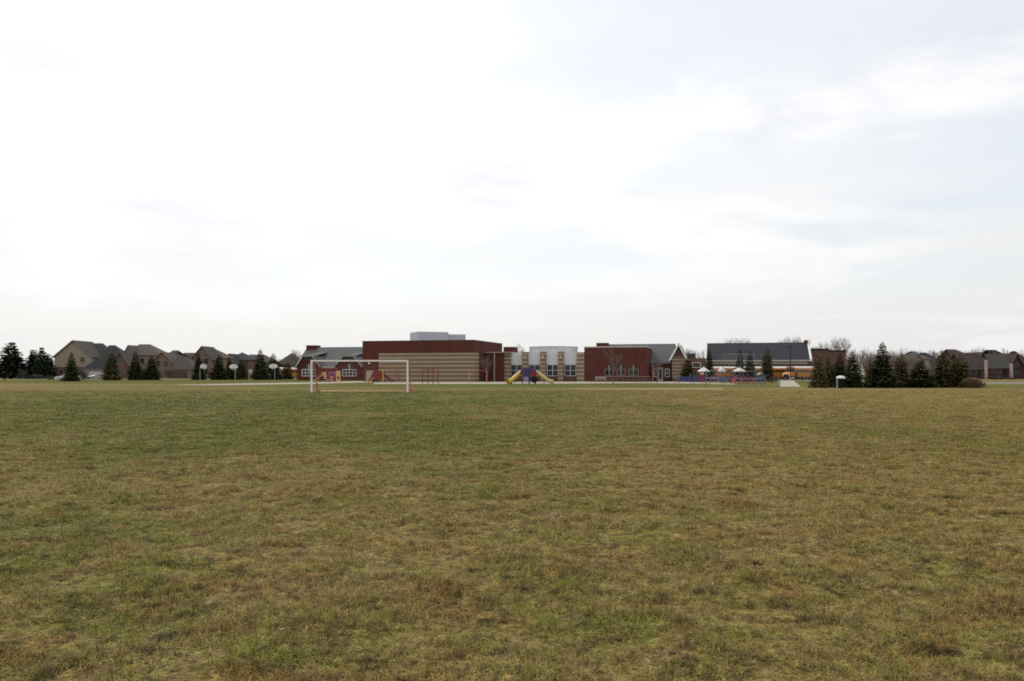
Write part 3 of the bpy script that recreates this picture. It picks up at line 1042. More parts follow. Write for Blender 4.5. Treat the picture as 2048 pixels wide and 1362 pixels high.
def hwin(root, pxc, pyc, Y, w, h, nx=2, ny=2, proud=0.0, fm=None):
    lx, ly = root.location.x, root.location.y
    xc, zc_ = gx(pxc, Y) - lx, gz(pyc, Y)
    y = Y - ly - proud
    f_ = MB()
    t = .09
    f_.box(xc - w / 2 - t, xc + w / 2 + t, y - .07, y - .005, zc_ + h / 2, zc_ + h / 2 + t)
    f_.box(xc - w / 2 - t - .05, xc + w / 2 + t + .05, y - .1, y - .005, zc_ - h / 2 - t, zc_ - h / 2)
    f_.box(xc - w / 2 - t, xc - w / 2, y - .07, y - .005, zc_ - h / 2, zc_ + h / 2)
    f_.box(xc + w / 2, xc + w / 2 + t, y - .07, y - .005, zc_ - h / 2, zc_ + h / 2)
    for i in range(1, nx):
        f_.box(xc - w / 2 + w * i / nx - .025, xc - w / 2 + w * i / nx + .025, y - .06, y - .005, zc_ - h / 2, zc_ + h / 2)
    for i in range(1, ny):
        f_.box(xc - w / 2, xc + w / 2, y - .055, y - .005, zc_ - h / 2 + h * i / ny - .025, zc_ - h / 2 + h * i / ny + .025)
    fo = f_.build('window', fm or M_SIDING3, root)
    MB().box(xc - w / 2, xc + w / 2, y - .03, y - .015, zc_ - h / 2, zc_ + h / 2).build('pane', M_GLASS, fo)
    return fo


def gdoor(root, pxc, Y, w=4.9, h=2.2, m=None):
    lx, ly = root.location.x, root.location.y
    xc = gx(pxc, Y) - lx
    y = Y - ly
    d = MB().box(xc - w / 2, xc + w / 2, y - .06, y - .01, 0.02, h).build('garage_door', m or M_GARAGE, root)
    for i in range(4):
        MB().box(xc - w / 2 + .06, xc + w / 2 - .06, y - .085, y - .061, 0.06 + i * h / 4, 0.02 + (i + 1) * h / 4 - .03).build('door_panel', m or M_GARAGE, d)
    return d


def fdoor(root, pxc, Y, m=None):
    lx, ly = root.location.x, root.location.y
    xc = gx(pxc, Y) - lx
    y = Y - ly
    d = MB().box(xc - .55, xc + .55, y - .08, y - .01, 0.1, 2.3).build('front_door', m or M_DOOR, root)
    MB().tube([(xc + .4, y - .13, 1.1), (xc + .4, y - .13, 1.25)], .03, 6).build('handle', M_CHROME, d)


def hchim(root, pxc, Y, ytop, zb, m=M_BRICK2, w=.24):
    lx, ly = root.location.x, root.location.y
    xc = gx(pxc, Y) - lx
    MB().box(xc - w, xc + w, Y - ly - .4, Y - ly + .4, zb, gz(ytop, Y)).build('chimney', m, root)


def house(pxc, Y, label):
    return thing('house', (gx(pxc, Y), Y, 0), label, 'house', 'two storey houses round the field')


# leftmost big house
h = house(180, 250, 'large beige sided house with tall gable and dark garage roof, leftmost of the houses')
block(h, 109, 184, 250, 11, 712, 680.5, 'y', M_SIDING, M_SHIN6, base=734)
block(h, 176, 214, 256, 9, 713, 686.5, 'x', M_SIDING3, M_SHIN6, hip=(0, 3.5), name='rear_wall')
block(h, 206, 246, 252, 9, 715, 690.5, 'x', M_BRICK2, M_SHIN3, hip=(0, 4.5), name='side_wall')
block(h, 168, 226, 240, 9.5, 735, 706, 'x', M_SIDING3, M_SHIN3, hip=(4.0, 0), name='garage_wall', rname='garage_roof')
block(h, 226, 257, 238, 8, 727, 703, 'y', M_BRICK2, M_SHIN2, name='brick_gable_wall', rname='gable_roof')
for px, py in ((165, 719), (122, 744)):
    hwin(h, px, py, 250, 1.1, 1.3, proud=.06, fm=M_SIDING)
hwin(h, 241, 722, 238, 1.3, 1.5); hwin(h, 241, 745, 238, 1.8, 1.5)
gdoor(h, 196, 240); fdoor(h, 217, 240)
# second house
h = house(285, 265, 'tan sided house with pinkish brown hipped roof, second of the houses from the pines')
block(h, 243, 272, 262, 10, 715, 690, 'y', M_SIDING2, M_SHIN4)
block(h, 252, 318, 264, 10, 708, 688.5, 'x', M_SIDING2, M_SHIN4, hip=(2, 5), name='main_wall')
for px, py in ((252, 722), (263, 722), (258, 745), (285, 722), (300, 722), (285, 745)):
    hwin(h, px, py, 262 if px < 272 else 264, 1.2, 1.6)
fdoor(h, 300, 264)
# third
h = house(335, 255, 'brown brick house with low hipped roofs behind the two close spruces')
block(h, 318, 356, 258, 11, 716, 700.5, 'x', M_BRICK3, M_SHIN4, hip=(4, 4))
block(h, 303, 346, 250, 8, 724, 704, 'y', M_BRICK3, M_SHIN2, name='gable_wall', rname='gable_roof')
block(h, 346, 386, 248, 9, 735, 712, 'x', M_BRICK3, M_SHIN2, hip=(0, 4), name='garage_wall', rname='garage_roof')
for px, py in ((316, 727), (332, 727), (316, 746), (333, 746)):
    hwin(h, px, py, 250, 1.3, 1.6)
gdoor(h, 358, 248, m=M_DOOR); fdoor(h, 339, 250)
# fourth
h = house(412, 268, 'brown brick house with steep charcoal roof peak behind the first basketball hoop')
block(h, 383, 425, 264, 10, 717, 692, 'y', M_BRICK3, M_SHIN6)
block(h, 398, 447, 268, 10, 714, 696, 'x', M_BRICK3, M_SHIN2, hip=(0, 5), name='side_wall')
block(h, 360, 392, 266, 9, 722, 705.5, 'x', M_BRICK2, M_SHIN2, hip=(0, 0), name='link_wall', rname='link_roof')
for px, py in ((396, 722), (412, 722), (396, 743), (412, 743)):
    hwin(h, px, py, 264, 1.3, 1.6)
hwin(h, 435, 728, 268, 1.3, 1.6); fdoor(h, 420, 264)
# fifth
h = house(475, 285, 'dark roofed house with domed hip behind the second basketball hoop')
block(h, 452, 497, 285, 11, 718, 704.5, 'x', M_BRICK2, M_SHIN3, hip=(4, 4))
block(h, 446, 470, 278, 8, 727, 707, 'y', M_BRICK2, M_SHIN3, name='gable_wall', rname='gable_roof')
for px, py in ((458, 733), (458, 746), (482, 728), (490, 746)):
    hwin(h, px, py, 278 if px < 470 else 285, 1.3, 1.6)
fdoor(h, 478, 285)
# sixth
h = house(515, 300, 'brown house with long low ridge behind the spruce with a bare tip')
block(h, 492, 542, 300, 10, 722, 709, 'x', M_BRICK2, M_SHIN2, hip=(0, 4))
block(h, 484, 506, 295, 7, 730, 713, 'y', M_SIDING3, M_SHIN2, name='gable_wall', rname='gable_roof')
for px, py in ((495, 735), (512, 730), (528, 730), (512, 747)):
    hwin(h, px, py, 295 if px < 506 else 300, 1.3, 1.6)
fdoor(h, 530, 300)
# seventh
h = house(575, 310, 'small dark pyramid roofed house left of the school gable')
block(h, 553, 602, 310, 9.5, 726, 706.5, 'x', M_BRICK2, M_SHIN2, hip=(4.3, 4.3))
for px, py in ((564, 735), (576, 735), (590, 735)):
    hwin(h, px, py, 310, 1.3, 1.6)
fdoor(h, 582, 310)
# right hand houses
h = house(1840, 290, 'beige house with rounded looking hip roof above the right hand spruces')
block(h, 1818, 1858, 290, 10, 716, 702.5, 'x', M_SIDING2, M_SHIN4, hip=(4, 4))
block(h, 1824, 1846, 284, 8, 722, 708, 'y', M_SIDING2, M_SHIN2, name='gable_wall', rname='gable_roof')
block(h, 1856, 1884, 292, 9, 722, 705, 'x', M_SIDING3, M_SHIN3, hip=(0, 3.5), name='side_wall')
for px, py in ((1830, 728), (1840, 728), (1866, 730), (1876, 730)):
    hwin(h, px, py, 284 if px < 1846 else 292, 1.2, 1.5)
fdoor(h, 1852, 290)
h = house(1942, 235, 'plum brick house with wide brown garage roof beside the dry bush')
block(h, 1914, 1958, 240, 11, 718, 698.5, 'x', M_BRICK4, M_SHIN5, hip=(0, 4), name='main_wall')
block(h, 1930, 1971, 226, 10, 735, 707, 'x', M_BRICK4, M_SHIN5, hip=(0, 0), name='garage_wall', rname='garage_roof')
block(h, 1952, 1976, 230, 8, 722, 704, 'y', M_BRICK4, M_SHIN5, name='gable_wall', rname='gable_roof')
hchim(h, 1972, 224.5, 720, 0, M_RAKE)
for px, py in ((1925, 722), (1940, 745), (1955, 745)):
    hwin(h, px, py, 240 if py < 730 else 226, 1.5, 1.4, fm=M_BRICK4)
fdoor(h, 1964, 226)
h = house(1998, 232, 'plum brick house with grey green front roof between two pale columns')
block(h, 1985, 2022, 238, 11, 716, 699.5, 'x', M_BRICK4, M_SHIN5, hip=(4, 4), name='main_wall')
block(h, 1976, 2021, 226, 10, 733, 708, 'x', M_BRICK4, M_SHIN6, hip=(0, 0), name='front_wall', rname='front_roof')
hchim(h, 2022.5, 224.5, 727, 0, M_RAKE)
for px, py in ((1988, 743), (2005, 743)):
    hwin(h, px, py, 226, 1.7, 1.4, fm=M_BRICK4)
fdoor(h, 1997, 226)
h = house(2048, 236, 'dark brown brick house cut by the right edge of the view')
block(h, 2026, 2075, 236, 11, 733, 702, 'x', M_BRICK4, M_SHIN5, hip=(4, 4), name='main_wall')
block(h, 2020, 2045, 230, 8, 728, 706, 'y', M_BRICK4, M_SHIN5, name='gable_wall', rname='gable_roof')
for px, py in ((2033, 730), (2033, 746)):
    hwin(h, px, py, 230, 1.5, 1.5, fm=M_BRICK4)
fdoor(h, 2050, 236)
# low brick wing right of the annex
h = thing('brick_wing', (gx(1655, 215), 215, 0), 'low brown brick building with flat dark roof behind the right hand spruces', 'building')
lx, ly = h.location.x, h.location.y
for a, b, t_, nm in ((1621, 1657, 700, 'brick_wall'), (1657, 1692, 703, 'side_wall')):
    MB().box(gx(a, 215) - lx + .01, gx(b, 215) - lx, 0, 12, 0, gz(t_, 215)).build(nm, M_BRICK2, h)
    MB().box(gx(a, 215) - lx - .1, gx(b, 215) - lx + .1, -.15, 12.1, gz(t_, 215), gz(t_, 215) + .4).build('roof_edge', M_SHIN3, h)
for px in (1630, 1645, 1668, 1680):
    hwin(h, px, 738, 215, 1.8, 1.6)
# block seen between the gable and the annex
h = thing('utility_block', (gx(1388, 200), 200, 0), 'dark brick block with flat roof between the white gable and the annex', 'building')
lx, ly = h.location.x, h.location.y
MB().box(gx(1377, 200) - lx, gx(1395, 200) - lx, 2, 9, 0, gz(707, 202)).build('tower_wall', M_DCOPE, h)
MB().box(gx(1370, 200) - lx, gx(1412, 200) - lx, 0, 1.99, 0, gz(716, 200)).build('brick_wall', M_BRICK2, h)
hwin(h, 1393, 730, 200, 1.9, 1.1, 1, 1, fm=M_WHITE)


# ------------------------------------------------------------------ trees
def spruce_mesh(seed, levels=34, R0=0.24, irregular=0.18, needle_m=M_NEEDLE, power=0.8, leader=True, bottom=0.03, big=1.0):
    r = random.Random(seed)
    cv, cf = [], []
    lobes = [(r.uniform(0, 6.28), r.uniform(0.1, 0.9), r.uniform(-1, 1)) for _ in range(9)]
    for k in range(levels):
        z = bottom + (0.97 - bottom) * (k + r.uniform(-.3, .3)) / levels
        base_r = R0 * max(0.0, (1 - z)) ** power + 0.012
        if z < 0.12:
            base_r *= 0.82 + z * 1.5
        nb = max(5, int(15 * (1 - z) ** 0.6) + 3)
        for b in range(nb):
            a = 6.283 * (b + r.uniform(-.4, .4)) / nb + k * 0.7
            rr = base_r * (1 + r.uniform(-irregular, irregular) * 1.4)
            for la, lz, ls in lobes:
                rr *= 1 + irregular * ls * math.exp(-((math.cos(a - la) - 1) ** 2) * 2 - ((z - lz) / .12) ** 2)
            ca, sa = math.cos(a), math.sin(a)
            seg = max(3, int(rr / R0 * 8))
            for j in range(seg):
                f = (j + 0.6 + r.uniform(-.3, .3)) / seg
                f = 0.25 + 0.75 * f
                x, y = ca * rr * f, sa * rr * f
                zz = z - 0.16 * rr * f + 0.16 * rr * f * f + r.uniform(-.008, .008)
                s = big * 0.058 * (0.7 + 0.6 * r.random()) * (0.42 + 0.58 * (1 - z)) * (1.15 - 0.45 * f)
                # a spray of needles: two crossed little kites
                for q in range(2):
                    az = a + r.uniform(-.9, .9)
                    tx, ty, tz = math.cos(az), math.sin(az), r.uniform(-.55, .25)
                    px_, py_ = -math.sin(az), math.cos(az)
                    pz_ = r.uniform(-.6, .6)
                    i0 = len(cv)
                    cv += [(x - tx * s * .4, y - ty * s * .4, zz - tz * s * .4), (x + px_ * s * .55 + tx * s * .3, y + py_ * s * .55 + ty * s * .3, zz + pz_ * s * .5),
                           (x + tx * s * 1.5, y + ty * s * 1.5, zz + tz * s * 1.5), (x - px_ * s * .55 + tx * s * .3, y - py_ * s * .55 + ty * s * .3, zz - pz_ * s * .5)]
                    cf += [(i0, i0 + 1, i0 + 2, i0 + 3)]
    if leader:
        for k in range(14):
            z = 0.95 + 0.05 * k / 14
            a = k * 2.4
            i0 = len(cv)
            s = .012
            cv += [(0, 0, z), (math.cos(a) * s, math.sin(a) * s, z + .004), (math.cos(a) * s * .6, math.sin(a) * s * .6, z + .014), (0, 0, z + .012)]
            cf += [(i0, i0 + 1, i0 + 2, i0 + 3)]
    cm = bpy.data.meshes.new('crown')
    cm.from_pydata(cv, [], cf)
    cm.materials.append(needle_m)
    t = MB().tube([(0, 0, -0.01), (0.003, 0, .3), (0, .003, .7), (0, 0, .985)], [.022, .016, .008, .002], 7)
    tm = bpy.data.meshes.new('trunk')
    tm.from_pydata(t.v, [], t.f)
    tm.materials.append(M_SBARK)
    return cm, tm


SPR = [spruce_mesh(1, R0=.24), spruce_mesh(2, R0=.25, irregular=.25), spruce_mesh(3, R0=.24, irregular=.22, power=.6), spruce_mesh(4, R0=.25, needle_m=M_NEEDLE2, irregular=.25, power=.52),
       spruce_mesh(5, R0=.26, needle_m=M_NEEDLE2, irregular=.3), spruce_mesh(6, R0=.30, needle_m=M_NEEDLE3, irregular=.36, power=.6, leader=False, bottom=.07, big=1.5),
       spruce_mesh(7, R0=.28, needle_m=M_NEEDLE3, irregular=.42, power=.55, leader=False, bottom=.05, big=1.5)]
RAD = [.24, .25, .24, .25, .26, .30, .28]


def conifer(px, Y, ytop, wpx, var, label, name='spruce_tree', group=None, cat='tree', rz=None):
    H = gz(ytop, Y)
    wm = wpx / F * Y / 2
    root = thing(name, (gx(px, Y), Y, 0), label, cat, group)
    k = wm / RAD[var]
    a_ = rnd.uniform(0, 6.28)
    for nm, me in zip(('crown', 'trunk'), SPR[var]):
        o = bpy.data.objects.new(nm, me)
        col.objects.link(o)
        o.parent = root
        o.scale = (k, k, H)
        o.rotation_euler = (0, 0, a_)
    root.rotation_euler = (R(rnd.uniform(-1.5, 1.5)), R(rnd.uniform(-1.8, 1.8)), 0)
    return root


gL = 'evergreens in front of the houses'
conifer(22, 235, 681, 50, 5, 'broad dark pine at the far left edge of the field', 'pine_tree', gL)
conifer(66, 240, 697, 32, 6, 'rounded dark pine, second from the left edge', 'pine_tree', gL)
conifer(83, 236, 692, 26, 5, 'narrow pointed pine left of the large beige house', 'pine_tree', gL)
conifer(97, 242, 706, 26, 6, 'short dark pine touching the beige house gable', 'pine_tree', gL)
conifer(143, 158, 703, 30, 1, 'slender spruce hiding half of the white car', group=gL)
conifer(223, 185, 700, 32, 3, 'dark spruce in front of the big garage roof', group=gL)
conifer(272, 190, 702, 32, 0, 'left one of the two close spruces before the tan house', group=gL)
conifer(304, 192, 711, 31, 2, 'right one of the two close spruces before the tan house', group=gL)
conifer(398, 196, 704, 27, 1, 'narrow spruce just left of the first basketball hoop', group=gL)
conifer(437, 198, 708, 30, 2, 'full dark spruce between the first and second basketball hoops', group=gL)
conifer(459, 205, 712, 24, 0, 'dark spruce behind the second basketball hoop', group=gL)
conifer(483, 206, 716, 26, 3, 'olive spruce just right of the second basketball hoop', group=gL)
conifer(520, 197, 697, 33, 1, 'tall spruce with a bare knobbed tip among the hoops', group=gL)
conifer(547, 203, 706, 28, 2, 'spruce directly behind the rightmost basketball hoop', group=gL)
conifer(574, 215, 722, 22, 3, 'small spruce behind the parked bus left of the school', group=gL)
gR = 'spruce row at the right edge of the field'
conifer(1636, 84, 707, 32, 3, 'leftmost olive spruce of the right hand row', group=gR)
conifer(1656, 86.5, 712, 35, 4, 'wide olive spruce, second in the right hand row', group=gR)
conifer(1679, 87, 705, 34, 2, 'dark spruce behind the pale topped bin', group=gR)
conifer(1706, 84, 701, 39, 0, 'dark pointed spruce just right of the pale topped bin', group=gR)
conifer(1741, 85.5, 716, 28, 4, 'short olive spruce at the foot of the tallest one', group=gR)
conifer(1763, 83.5, 683, 55, 1, 'tallest spruce of the right hand row with a spiky top', group=gR)
conifer(1802, 85, 705, 38, 3, 'olive spruce just right of the tallest spruce', group=gR)
conifer(1839, 84, 719, 45, 2, 'low broad dark spruce in front of the beige far house', group=gR)
conifer(1884, 85.5, 698, 45, 4, 'olive brown spruce, second from the dry bush', group=gR)
conifer(1918, 86, 709, 50, 3, 'olive spruce next to the dry bush, last of the right hand row', group=gR)
gM = 'spruces around the annex'
conifer(1376, 148, 711, 34, 4, 'bushy olive spruce covering the right side of the white gable', group=gM)
conifer(1418, 160, 697, 24, 1, 'thin spruce at the left end of the annex roof', group=gM)
conifer(1479, 162, 696, 25, 0, 'left one of the paired thin spruces before the annex', group=gM)
conifer(1499, 164, 699, 22, 2, 'right one of the paired thin spruces before the annex', group=gM)
conifer(1533, 158, 694, 28, 3, 'thin olive spruce left of the orange buses', group=gM)


def bare_mesh(seed, m, levels=5, spread=0.5, thick=0.018):
    r = random.Random(seed)
    tr, br = MB(), MB()

    def grow(p, d, ln, rad_, lev):
        p = Vector(p)
        e = p + d * ln
        tgt = tr if lev == 0 else br
        mid = p + d * ln * .5 + Vector((r.uniform(-1, 1), r.uniform(-1, 1), 0)) * ln * .06
        tgt.tube([p, mid, e], [rad_, rad_ * .8, rad_ * .62], 5 if lev < 2 else 3, caps=False)
        if lev >= levels:
            return
        n = r.choice((3, 3, 4)) if lev else 6
        for i in range(n):
            a = 6.283 * (i + r.random()) / n
            t = d.orthogonal().normalized()
            t = Matrix.Rotation(a, 3, d) @ t
            nd = (d + t * r.uniform(.6, 1.2) * spread + Vector((0, 0, .18))).normalized()
            st = p.lerp(e, r.uniform(.55, 1.0)) if lev else p.lerp(e, 0.45 + .55 * (i + 1) / n)
            grow(st, nd, ln * r.uniform(.55, .78), rad_ * .55, lev + 1)
    grow((0, 0, -0.01), Vector((r.uniform(-.05, .05), r.uniform(-.05, .05), 1)).normalized(), .36, thick, 0)
    top = max(v[2] for v in br.v)
    out = []
    for nm, mb in (('trunk', tr), ('crown', br)):
        me = bpy.data.meshes.new(nm)
        me.from_pydata([(x / top, y / top, z / top) for x, y, z in mb.v], [], mb.f)
        me.materials.append(M_BARK if nm == 'trunk' else m)
        out.append(me)
    return out


BARE = [bare_mesh(s, M_TWIG, 5, .62) for s in (21, 22, 23)]
YOUNG = [bare_mesh(s, M_TWIG, 4, .45, .012) for s in (31, 32)]


def bare(px, Y, ytop, var, label, w=1.0, group=None, young=False):
    H = gz(ytop, Y)
    root = thing('bare_tree', (gx(px, Y), Y, 0), label, 'tree', group)
    for nm, me in zip(('trunk', 'crown'), (YOUNG if young else BARE)[var]):
        o = bpy.data.objects.new(nm, me)
        col.objects.link(o)
        o.parent = root
        o.scale = (H * w, H * w, H)
        o.rotation_euler = (0, 0, rnd.uniform(0, 6.28))
    return root


gB = 'leafless trees behind the school'
bare(1455, 300, 673, 0, 'leafless tree above the left part of the annex roof', 0.7, gB)
bare(1482, 290, 671, 1, 'broad leafless tree above the middle of the annex roof', 0.9, gB)
bare(1555, 310, 676, 2, 'thin leafless tree above the annex roof left of the lamp post', 0.7, gB)
bare(1578, 280, 668, 0, 'tall leafless tree behind the annex roof near the lamp post', 0.9, gB)
bare(1598, 300, 673, 1, 'leafless tree beside the annex chimney', 0.7, gB)
bare(1626, 270, 675, 2, 'leafless tree just right of the annex chimney', 0.7, gB)
bare(1648, 280, 678, 0, 'leafless tree above the low brown brick building', 0.9, gB)
bare(1680, 275, 670, 1, 'tallest leafless tree at the right end of the low brick building', 0.9, gB)
bare(1036, 260, 684, 2, 'leafless tree showing behind the brick stack left of the drum', 0.8, gB)
bare(1385, 270, 694, 0, 'leafless tree top between the white gable and the annex', 0.8, gB)
bare(586, 280, 696, 1, 'leafless tree left of the school chimney', 0.8, gB)
bare(1660, 290, 684, 2, 'small leafless tree over the low brick building', 0.9, gB)
gY = 'young leafless trees on the school lawn'
bare(975, 133, 706, 0, 'young leafless tree in front of the recessed brick wall', 1.0, gY, True)
bare(1227, 122, 692, 1, 'young leafless tree in front of the brick classroom block', 1.1, gY, True)
bare(1314, 126, 712, 0, 'small young leafless tree in front of the classroom door', 1.2, gY, True)

# far woods: one mass of leafless crowns
wv, wf = [], []
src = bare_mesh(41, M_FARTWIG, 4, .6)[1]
sv = np.array([v.co[:] for v in src.vertices])
sf = [tuple(p.vertices) for p in src.polygons]
r3 = np.random.RandomState(8)
for (a, b, n, Y0, Y1, t0, t1) in ((1640, 2080, 60, 320, 420, 692, 712), (-30, 640, 46, 360, 460, 712, 728), (1370, 1640, 14, 350, 420, 690, 704), (1690, 1830, 34, 250, 300, 703, 722), (1690, 1930, 40, 300, 420, 700, 726), (1690, 1940, 90, 230, 300, 724, 742), (30, 130, 30, 262, 300, 728, 744)):
    for _ in range(n):
        Y = r3.uniform(Y0, Y1)
        px = r3.uniform(a, b)
        H = gz(r3.uniform(t0, t1), Y)
        an = r3.uniform(0, 6.28)
        w = r3.uniform(.7, 1.1) * H
        x = sv[:, 0] * math.cos(an) - sv[:, 1] * math.sin(an)
        y = sv[:, 0] * math.sin(an) + sv[:, 1] * math.cos(an)
        b0 = len(wv)
        wv += np.stack([x * w + gx(px, Y), y * w + Y, sv[:, 2] * H], -1).tolist()
        wf += [tuple(i + b0 for i in f) for f in sf]
wm_ = bpy.data.meshes.new('far_woods')
wm_.from_pydata(wv, [], wf)
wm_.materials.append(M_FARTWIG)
wo = bpy.data.objects.new('far_woods', wm_)
col.objects.link(wo)
tag(wo, 'distant leafless woods along the horizon', 'woods', kind='stuff')


def bush_mesh(seed, m, n=900, stems=False):
    r = random.Random(seed)
    v, f = [], []
    lob = [(r.uniform(-.3, .3), r.uniform(-.3, .3), r.uniform(.1, .7), r.uniform(.16, .3)) for _ in range(9)]
    for _ in range(n):
        if stems:
            a = r.uniform(0, 6.283)
            z = r.random() ** .8
            rr = .5 * math.sqrt(r.random()) * (1 + .15 * math.sin(3 * a))
            p = Vector((rr * math.cos(a), rr * math.sin(a), z * .9 * math.sqrt(max(.05, 1 - (rr / .6) ** 2))))
            s_ = r.uniform(.05, .1)
            d = Vector((p.x * .8 + r.uniform(-.12, .12), p.y * .8 + r.uniform(-.12, .12), .4)).normalized() * s_ * 1.6
            o = Vector((-d.y, d.x, 0)).normalized() * s_ * .12
        else:
            lx_, ly_, lz_, lr_ = r.choice(lob)
            q = Vector((r.gauss(0, 1), r.gauss(0, 1), r.gauss(0, 1))).normalized() * lr_ * r.random() ** .4
            p = Vector((lx_ + q.x, ly_ + q.y, max(0.02, lz_ + q.z)))
            s_ = r.uniform(.02, .05)
            d = Vector((r.uniform(-1, 1), r.uniform(-1, 1), r.uniform(-.6, .8))).normalized() * s_
            o = d.orthogonal().normalized() * s_ * .6
        i0 = len(v)
        v += [tuple(p - d), tuple(p + o), tuple(p + d), tuple(p - o)]
        f += [(i0, i0 + 1, i0 + 2, i0 + 3)]
    me = bpy.data.meshes.new('foliage')
    me.from_pydata(v, [], f)
    me.materials.append(m)
    return me


def bush(px, Y, ytop, wpx, me, label, name='bush', cat='bush', depth=None):
    root = thing(name, (gx(px, Y), Y, 0), label, cat)
    o = bpy.data.objects.new('foliage', me)
    col.objects.link(o)
    o.parent = root
    w = wpx / F * Y
    o.scale = (w, depth or w, gz(ytop, Y))
    st = MB()
    for k in range(4):
        a = k * 1.6
        st.tube([(0.03 * math.cos(a), .03 * math.sin(a), -.02), (.22 * w * math.cos(a), .22 * w * math.sin(a), gz(ytop, Y) * .6)], [.03, .012], 5)
    st.build('stem', M_BARK, root)
    return root


BG = bush_mesh(3, M_HEDGE, 1200)
BD = bush_mesh(4, M_DRYB, 2600, True)
BY = bush_mesh(5, M_GREYB, 800)
BN = bush_mesh(6, M_NEEDLE3, 900)
bush(1944, 83, 753, 40, BD, 'dry reddish tan bush at the right end of the spruce row')
bush(1966, 86, 761, 18, BN, 'small dark shrub beside the dry tan bush')
bush(1988, 205, 751, 44, BG, 'clipped green hedge in front of the plum brick house', 'hedge', 'hedge', 2.0)
bush(2021, 205, 753, 20, BG, 'short green hedge by the rightmost pale column', 'hedge', 'hedge', 2.0)
bush(46, 228, 736, 20, BY, 'grey green bush between the two left pines')
bush(99, 190, 749, 20, BN, 'low dark shrub left of the white car')
bush(72, 215, 746, 30, BN, 'low dark shrub under the rounded pine')
bush(165, 180, 738, 22, BN, 'dark shrub just right of the slender spruce')

# ------------------------------------------------------------------ vehicles
def wheel(parent, x, y, r, w=.22):
    t = MB().tube([(x, y - w / 2, r), (x, y + w / 2, r)], r, 20).build('wheel', M_RUB, parent)
    MB().tube([(x, y - w / 2 - .012, r), (x, y + w / 2 + .012, r)], r * .58, 14).build('rim', M_CHROME, t)


def car(loc, rz, m, label):
    """saloon, nose towards -x"""
    root = thing('parked_car', loc, label, 'car', 'cars parked by the street', rz)
    sec = [(-2.2, .45), (-2.25, .62), (-2.05, .80), (-1.1, .95), (-.45, 1.38), (.75, 1.44), (1.55, 1.02), (2.15, .97), (2.25, .70), (2.2, .42)]
    low = .32
    n = len(sec)
    b = MB()
    vs_, fs_ = [], []
    for yk, hw in ((-1, 1), (1, 1)):
        for x, z in sec:
            tap = .86 if z < 1.0 else .86 - (z - 1.0) * .42
            vs_.append((x, yk * tap, z))
        vs_.append((2.1, yk * .82, low)); vs_.append((-2.1, yk * .82, low))
    N = n + 2
    fs_.append(tuple(range(N))); fs_.append(tuple(range(N, 2 * N))[::-1])
    for i in range(N):
        j = (i + 1) % N
        fs_.append((i, N + i, N + j, j))
    b.add(vs_, fs_)
    body = b.build('body', m, root)
    bv = body.modifiers.new('bevel', 'BEVEL'); bv.width = .06; bv.segments = 2
    # glass
    for yk in (-1, 1):
        def P(x, z):
            return (x, yk * ((.86 - (z - 1.0) * .42) + .012), z)
        for q in ([(-.85, 1.02), (-.42, 1.31), (.05, 1.34), (.05, 1.02)], [(.13, 1.02), (.13, 1.34), (.70, 1.36), (1.25, 1.05)]):
            p = [P(*a_) for a_ in q]
            MB().add(p, [(0, 1, 2, 3)]).build('side_window', M_GLASS, root)
    for xa, za, xb, zb, nm in ((-1.03, 1.0, -.5, 1.345, 'windscreen'), (.86, 1.39, 1.48, 1.07, 'rear_window')):
        sx = -.02 if xa < 0 else .02
        MB().add([(xa + sx, -.72, za + .015), (xa + sx, .72, za + .015), (xb + sx, .62, zb + .015), (xb + sx, -.62, zb + .015)], [(0, 1, 2, 3)]).build(nm, M_GLASS, root)
    for x in (-1.4, 1.4):
        for y in (-.78, .78):
            wheel(root, x, y, .33)
    for y in (-.62, .62):
        MB().box(-2.29, -2.1, y - .2, y + .2, .62, .76).build('headlight', M_LAMP, root)
        MB().box(2.1, 2.28, y - .2, y + .2, .72, .88).build('tail_light', M_RED, root)
    MB().box(-2.3, -2.12, -.8, .8, .36, .5).build('bumper', M_BLACK, root)
    return root


car((gx(136, 166), 166, 0), R(12), M_WCAR, 'white car half hidden behind the slender spruce')
car((gx(199, 236), 234, .03), R(62), M_SCAR, 'silver car on the driveway before the large beige house')


